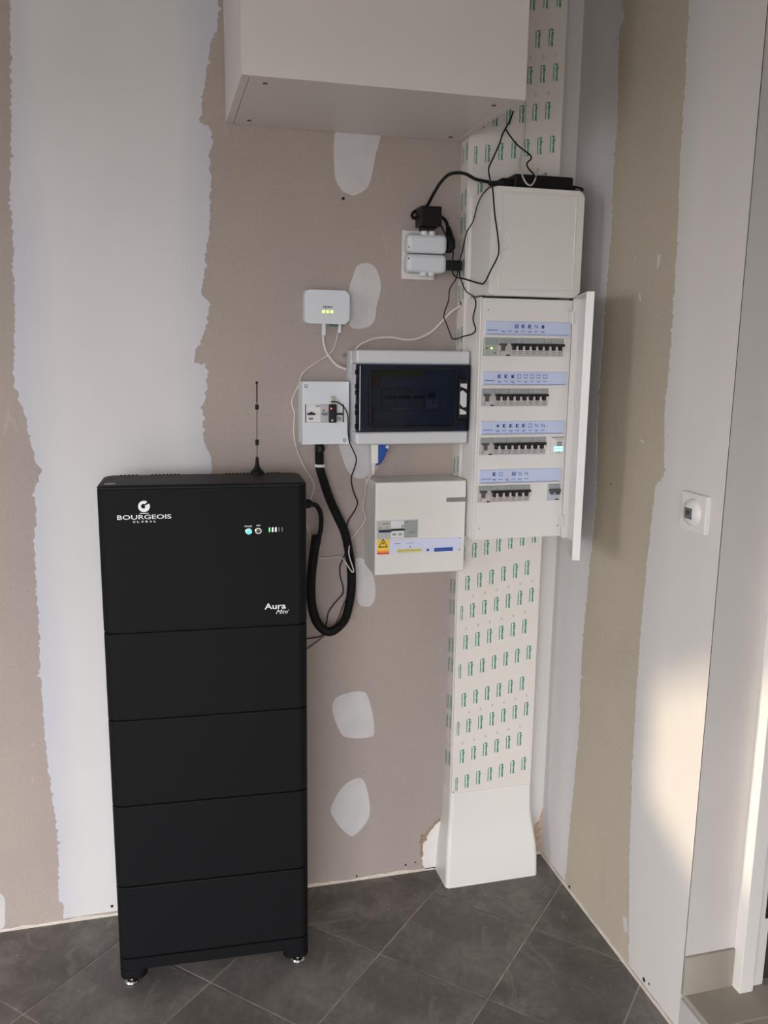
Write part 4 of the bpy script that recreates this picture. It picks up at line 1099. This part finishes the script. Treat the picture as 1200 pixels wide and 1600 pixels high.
part('button_face', MB().lathe((0.1170, FY-0.0015, 1.1232), (0, -1, 0), [(0, 0.0052), (0.001, 0.0050), (0.0015, 0.003)], 20), M_DARKSTEEL, wb_)
for k, m_ in enumerate((M_LEDG2, M_LEDW, M_LEDW, M_GREYPRINT, M_GREYPRINT)):
    x = 0.1420 + 0.0071*k
    part('level_bar', MB().box(x-0.0016 if k < 3 else x-0.0012, x+0.0016 if k < 3 else x+0.0012, FY+0.001, FY-0.0006, 1.1195, 1.1300, 0.0005, 1), m_, inv)
# cable gland on the right side
part('cable_gland', MB().lathe((BW/2-0.004, 0.05, 1.158), (1, 0, 0), [(0, 0.016), (0.012, 0.016), (0.014, 0.012), (0.026, 0.011), (0.030, 0.008)], 16), M_BLACKPL, bt)

# antenna on the tower
an = thing('antenna', (-0.876, -0.170, 1.231), 'thin black whip antenna standing on top of the battery tower', 'antenna')
ax, ay = -0.876, -0.170
part('magnet_base', MB().lathe((ax, ay, 1.2318), (0, 0, 1), [(0, 0.0165), (0.004, 0.0165), (0.008, 0.0125), (0.014, 0.0075), (0.024, 0.0045), (0.038, 0.0034), (0.040, 0.002)], 20), M_RUBBER, an)
part('whip', MB().cyl((ax, ay, 1.268), (ax+0.0015, ay, 1.400), 0.0011, 8).cyl((ax+0.0015, ay, 1.400), (ax+0.002, ay, 1.446), 0.0020, 8), M_DARKSTEEL, an)
part('coil_sleeve', MB().cyl((ax+0.0004, ay, 1.300), (ax+0.0005, ay, 1.313), 0.0042, 12), M_RUBBER, an)
part('coil_sleeve', MB().cyl((ax+0.0013, ay, 1.384), (ax+0.0014, ay, 1.396), 0.0042, 12), M_RUBBER, an)
part('tip', MB().ellipsoid((ax+0.002, ay, 1.4465), 0.0034, 0.0034, 0.0034, 10, 6), M_RUBBER, an)

# ================================================================ motion switch on the right wall
ms = thing('motion_switch', (0, -0.650, 1.156), 'square white motion-sensor light switch on the right-hand wall', 'switch')
part('switch_plate', MB().prism([(y, z) for y, z in rr_xz(-0.650, 1.196, 0.090, 0.082, 0.004, 4)], 'yz', -0.0005, -0.0105, 0.002), M_SWITCH, ms)
part('sensor_dome', MB().lathe((-0.0100, -0.650, 1.196), (-1, 0, 0), [(0, 0.0295), (0.003, 0.029), (0.008, 0.025), (0.012, 0.017), (0.0135, 0.006)], 28), M_SWITCH, ms)
part('sensor_lens', MB().box(-0.0100, -0.0235, -0.664, -0.638, 1.183, 1.207, 0.0015, 2), M_SENSOR, ms)
for k in range(3):
    part('lens_rib', MB().box(-0.0228, -0.0242, -0.6585+0.0075*k-0.001, -0.6585+0.0075*k+0.001, 1.186, 1.204), M_GREYPRINT, ms)

# ================================================================ blue socket flap and white connector under the smoked-door box
bl = thing('blue_socket_flap', (-0.535, -0.05, 1.232), 'blue hinged outlet flap hanging under the smoked-door box', 'socket')
fl = [(-0.5525,1.2885),(-0.5485,1.2600),(-0.5560,1.2330),(-0.5520,1.2285),(-0.5430,1.2330),(-0.5330,1.2470),(-0.5260,1.2640),(-0.5230,1.2780),(-0.5260,1.2885)]
part('flap', MB().prism(fl, 'xz', -0.040, -0.060, 0.004), M_BLUEPL, bl)
part('flap_pin', MB().cyl((-0.5265, -0.058, 1.2780), (-0.5265, -0.063, 1.2780), 0.0042, 12), M_COOLWHITE, bl)
wc = thing('white_connector', (-0.56, -0.055, 1.207), 'white plastic plug hanging below the smoked-door box beside the blue flap', 'plug')
part('connector_body', MB().box(-0.5690, -0.5505, -0.046, -0.066, 1.2350, 1.2890, 0.003, 2), M_WHITE, wc)
part('connector_neck', MB().lathe((-0.5605, -0.056, 1.2355), (-0.05, 0.05, -1), [(0, 0.0068), (0.012, 0.0058), (0.030, 0.0036)], 12), M_WHITECABLE, wc)

# ================================================================ cables
PATHS = {
    'power_cord': [(-0.2938, -0.1250, 1.9345), (-0.3264, -0.1200, 1.9402), (-0.3506, -0.1100, 1.9531), (-0.3711, -0.1000, 1.9559), (-0.3868, -0.0900, 1.9523), (-0.4014, -0.0750, 1.9368), (-0.4158, -0.0600, 1.9097), (-0.4206, -0.0180, 1.8865), (-0.4375, -0.0160, 1.8774), (-0.4526, -0.0180, 1.8717), (-0.4595, -0.0220, 1.8615), (-0.4529, -0.0200, 1.8559), (-0.4359, -0.0140, 1.8637), (-0.4077, -0.0110, 1.8702), (-0.3768, -0.0120, 1.8637), (-0.3664, -0.0180, 1.8524), (-0.3634, -0.0260, 1.8358)],
    'charger_cable': [(-0.3839, -0.0300, 1.8406), (-0.3812, -0.0600, 1.8153), (-0.3715, -0.0680, 1.7977), (-0.3622, -0.0680, 1.7716), (-0.3633, -0.0680, 1.7496), (-0.3619, -0.0660, 1.7236), (-0.3519, -0.0600, 1.7128), (-0.3275, -0.0559, 1.7083), (-0.3215, -0.0947, 1.7003), (-0.3200, -0.1462, 1.6914), (-0.3284, -0.2095, 1.6900), (-0.3152, -0.2130, 1.7177), (-0.2985, -0.2130, 1.7509), (-0.2965, -0.2130, 1.7643), (-0.3002, -0.2130, 1.7951), (-0.3105, -0.2130, 1.8471), (-0.3182, -0.2130, 1.9045), (-0.3080, -0.1650, 1.9378), (-0.3013, -0.1400, 1.9633), (-0.2808, -0.1200, 1.9965), (-0.2590, -0.1000, 2.0332), (-0.2475, -0.0900, 2.0585), (-0.2391, -0.0850, 2.0714), (-0.2243, -0.0760, 2.0933), (-0.2117, -0.0640, 2.1186)],
    'branch_cable': [(-0.2378, -0.0820, 2.0699), (-0.2232, -0.0850, 2.0511), (-0.2055, -0.0950, 2.0292), (-0.1800, -0.1100, 2.0064), (-0.1801, -0.1150, 1.9979), (-0.1930, -0.1200, 1.9856), (-0.1942, -0.1300, 1.9732), (-0.1917, -0.1600, 1.9523), (-0.1816, -0.1660, 1.9333)],
    'thin_plug_lead': [(-0.3410, -0.0560, 1.7452), (-0.3417, -0.0600, 1.7527), (-0.3265, -0.0394, 1.7805), (-0.3265, -0.0498, 1.8000), (-0.3260, -0.0632, 1.8220), (-0.3195, -0.0900, 1.8453), (-0.3195, -0.1183, 1.8809), (-0.3195, -0.1573, 1.9018), (-0.3078, -0.1750, 1.9164), (-0.2898, -0.1660, 1.9255)],
    'looped_lead': [(-0.3447, -0.0580, 1.7354), (-0.3459, -0.0600, 1.7209), (-0.3516, -0.0600, 1.7038), (-0.3621, -0.0500, 1.6829), (-0.3633, -0.0450, 1.6527), (-0.3732, -0.0400, 1.6146), (-0.3658, -0.0450, 1.5914), (-0.3576, -0.0600, 1.5601), (-0.3320, -0.0165, 1.5568), (-0.3265, -0.0732, 1.5638), (-0.3250, -0.1291, 1.5695), (-0.3250, -0.1474, 1.5787), (-0.3250, -0.1267, 1.6059), (-0.3250, -0.1439, 1.6412), (-0.3250, -0.1311, 1.6573), (-0.3265, -0.0677, 1.6797), (-0.3412, -0.0650, 1.7128), (-0.3412, -0.0580, 1.7323)],
    'flat_white_cable': [(-0.3119, -0.0300, 1.6490), (-0.3240, -0.0300, 1.6414), (-0.3409, -0.0120, 1.6286), (-0.3669, -0.0070, 1.6018), (-0.3943, -0.0060, 1.5749), (-0.4321, -0.0060, 1.5566), (-0.4601, -0.0060, 1.5527), (-0.5059, -0.0060, 1.5583), (-0.5472, -0.0060, 1.5549), (-0.5744, -0.0060, 1.5458), (-0.5925, -0.0060, 1.5342), (-0.6060, -0.0060, 1.5161)],
    'router_lead': [(-0.6852, -0.0160, 1.5888), (-0.6865, -0.0140, 1.5527), (-0.6795, -0.0120, 1.5234), (-0.6657, -0.0100, 1.5014), (-0.6489, -0.0100, 1.4849), (-0.6257, -0.0120, 1.4753)],
    'router_long_lead': [(-0.6454, -0.0160, 1.5880), (-0.6528, -0.0120, 1.5447), (-0.6603, -0.0080, 1.5236), (-0.6733, -0.0060, 1.5105), (-0.7088, -0.0060, 1.4880), (-0.7399, -0.0060, 1.4619), (-0.7488, -0.0060, 1.4359), (-0.7668, -0.0060, 1.3931), (-0.7604, -0.0060, 1.3619), (-0.7628, -0.0060, 1.3141), (-0.7543, -0.0060, 1.2691), (-0.7365, -0.0060, 1.2252), (-0.7095, -0.0060, 1.1725), (-0.7176, -0.0060, 1.1397), (-0.7382, -0.0060, 1.1027)],
    'white_sensor_lead': [(-0.5606, -0.0500, 1.2104), (-0.5657, -0.0500, 1.2037), (-0.5765, -0.0488, 1.1869), (-0.5765, -0.0249, 1.1472), (-0.5765, -0.0041, 1.1106), (-0.5765, -0.0311, 1.0825), (-0.6008, -0.0200, 1.0399), (-0.6146, -0.0350, 1.0297), (-0.6268, -0.0600, 0.9990), (-0.6140, -0.0620, 0.9484), (-0.6166, -0.0620, 0.9468), (-0.6376, -0.0600, 0.9770), (-0.6428, -0.0300, 0.9813), (-0.6601, -0.0120, 0.9770), (-0.6945, -0.0100, 0.9773), (-0.7153, -0.0100, 0.9985), (-0.7220, -0.0100, 1.0441), (-0.7356, -0.0100, 1.0792)],
    'usb_cable': [(-0.6806, -0.0860, 1.3962), (-0.6651, -0.0820, 1.3959), (-0.6469, -0.0740, 1.3841), (-0.6352, -0.0710, 1.3660), (-0.6326, -0.0710, 1.3180), (-0.6281, -0.0660, 1.2937), (-0.6163, -0.0500, 1.2727), (-0.6010, -0.0300, 1.2427), (-0.6037, -0.0200, 1.2191), (-0.6104, -0.0120, 1.1925), (-0.6081, -0.0100, 1.1681), (-0.6010, -0.0100, 1.1454), (-0.5928, -0.0100, 1.1226), (-0.6036, -0.0120, 1.0980), (-0.6183, -0.0150, 1.0764), (-0.6236, -0.0120, 1.0474), (-0.6234, -0.0120, 0.9999), (-0.6320, -0.0120, 0.9703), (-0.6399, -0.0120, 0.9538), (-0.6398, -0.0120, 0.9250), (-0.6317, -0.0120, 0.8925), (-0.6325, -0.0120, 0.8739), (-0.6510, -0.0120, 0.8534), (-0.6711, -0.0120, 0.8248), (-0.6783, -0.0120, 0.7901), (-0.6880, -0.0120, 0.7612), (-0.7285, -0.0120, 0.7538), (-0.7548, -0.0120, 0.7522)],
    'amber_wire': [(-0.6104, -0.0120, 0.8869), (-0.6297, -0.0120, 0.8448), (-0.6420, -0.0120, 0.8112), (-0.6553, -0.0120, 0.7854), (-0.6827, -0.0120, 0.7595), (-0.7256, -0.0120, 0.7285), (-0.7550, -0.0120, 0.7159)],
    'conduit': [(-0.7020, -0.0400, 1.2887), (-0.7015, -0.0400, 1.2506), (-0.6999, -0.0400, 1.2223), (-0.6931, -0.0400, 1.1987), (-0.6750, -0.0400, 1.1430), (-0.6522, -0.0400, 1.0923), (-0.6336, -0.0400, 1.0502), (-0.6224, -0.0400, 0.9993), (-0.6152, -0.0400, 0.9468), (-0.6148, -0.0400, 0.8950), (-0.6216, -0.0400, 0.8478), (-0.6336, -0.0450, 0.8119), (-0.6586, -0.0500, 0.7884), (-0.6828, -0.0580, 0.7856), (-0.7102, -0.0660, 0.8115), (-0.7279, -0.0750, 0.8651), (-0.7320, -0.0850, 0.9333), (-0.7286, -0.0950, 0.9901), (-0.7217, -0.1100, 1.0586)],
    'conduit_tail': [(-0.7212, -0.1100, 1.0470), (-0.7135, -0.1130, 1.0672), (-0.7115, -0.1200, 1.1016), (-0.7166, -0.1300, 1.1267), (-0.7306, -0.1450, 1.1461), (-0.7476, -0.1600, 1.1517), (-0.7620, -0.1700, 1.1540)],
    'white_jumper': [(-0.1813, -0.0690, 2.1432), (-0.1808, -0.0700, 2.0891), (-0.1856, -0.0750, 2.0480), (-0.1947, -0.0850, 2.0188), (-0.2083, -0.1100, 1.9866), (-0.2184, -0.1500, 1.9524), (-0.2123, -0.1680, 1.9282), (-0.2029, -0.1700, 1.9239), (-0.1924, -0.1680, 1.9353), (-0.1824, -0.1550, 1.9545), (-0.1623, -0.1200, 1.9740)],
}

def cable(key, name, r, material, label, cat='cable', flat=1.0, seg=8):
    pts = catmull(PATHS[key], 0.004)
    loc = tuple(pts[-1])
    return solo(name, MB().tube(pts, r, seg, flat), material, label, cat, loc, sharp=60)
pc = thing('mains_cable', PATHS['power_cord'][0], 'thick black mains cord arching from the power brick to the wall socket', 'cable')
part('cord', MB().tube(catmull(PATHS['power_cord'], 0.004), 0.0040, 10), M_RUBBER, pc, sharp=60)
part('mains_plug', MB().loft([[(x+a*s, y+b*s, z) for a, b in rrect(0.022, 0.030, 0.007, 4)] for x, y, z, s in
     ((-0.3635,-0.027,1.838,0.42), (-0.3630,-0.030,1.830,0.55), (-0.3615,-0.034,1.815,0.75), (-0.3600,-0.036,1.803,1.0), (-0.3595,-0.036,1.785,1.0), (-0.3640,-0.036,1.774,0.75))]), M_RUBBER, pc)
cable('charger_cable', 'charger_cable', 0.0019, M_RUBBER, 'thin black cable draped over the front of the blank white enclosure')
cable('branch_cable', 'black_lead', 0.0019, M_RUBBER, 'short kinked black lead hanging onto the power brick from the trunking')
cable('thin_plug_lead', 'black_lead', 0.0014, M_RUBBER, 'thin black lead rising from the USB plug to the power brick')
cable('looped_lead', 'black_lead', 0.0015, M_RUBBER, 'thin black lead hanging in a closed loop below the USB plug')
cable('flat_white_cable', 'flat_white_cable', 0.0029, M_WHITECABLE, 'flat white cable from the trunking down behind the smoked-door box', flat=0.5)
cable('router_lead', 'white_cable', 0.0030, M_WHITECABLE, 'short flat white cable from the gateway to the smoked-door box', flat=0.55)
cable('router_long_lead', 'white_cable', 0.0016, M_WHITECABLE, 'long thin white cable winding down left of the small breaker box')
cable('white_sensor_lead', 'white_cable', 0.0017, M_WHITECABLE, 'thin white cable bent in a sharp V over the black conduit')
cable('usb_cable', 'usb_cable', 0.0016, M_RUBBER, 'thin black cable running down from the USB stick inside the conduit loop')
cable('amber_wire', 'amber_wire', 0.0016, M_AMBER, 'dark amber wire in the bottom of the conduit loop')
cable('white_jumper', 'white_cable', 0.0021, M_WHITECABLE, 'thin white cable hanging from the cabinet corner over the power brick')

# corrugated conduit loop
cd = thing('corrugated_conduit', (-0.60, -0.06, 0.76), 'thick black corrugated conduit hanging in a loop beside the battery tower', 'conduit')
base = catmull(PATHS['conduit'], 0.001)
# resample evenly
res = [base[0]]; acc = 0.0
for a, b in zip(base, base[1:]):
    acc += (b-a).length
    if acc >= 0.00085: res.append(b); acc = 0.0
rads = [0.0112 + (0.0010 if (k % 4) < 2 else -0.0007) for k in range(len(res))]
part('corrugated_tube', MB().tube(res, rads, 14), M_RUBBER, cd, sharp=80).modifiers.clear()
part('tube_end', MB().tube(catmull([PATHS['conduit'][-2], PATHS['conduit'][-1]], 0.01)[-3:], 0.0128, 14), M_RUBBER, cd)
part('cable_tail', MB().tube(catmull(PATHS['conduit_tail'], 0.004), 0.0062, 12), M_RUBBER, cd, sharp=60)
c0 = Vector(PATHS['conduit'][1])*0.25 + Vector(PATHS['conduit'][2])*0.75
part('cable_tie', MB().lathe(c0+Vector((0, 0, -0.003)), (0.02, 0, 1), [(0, 0.0126), (0.0008, 0.0136), (0.0062, 0.0136), (0.007, 0.0126)], 20), M_COOLWHITE, cd, 'white ring around the conduit')
part('box_gland', MB().lathe((-0.6995, -0.04, 1.268), (0, 0, 1), [(0, 0.0125), (0.012, 0.0125), (0.013, 0.0095), (0.021, 0.0095)], 16), M_BLACKPL, cd)
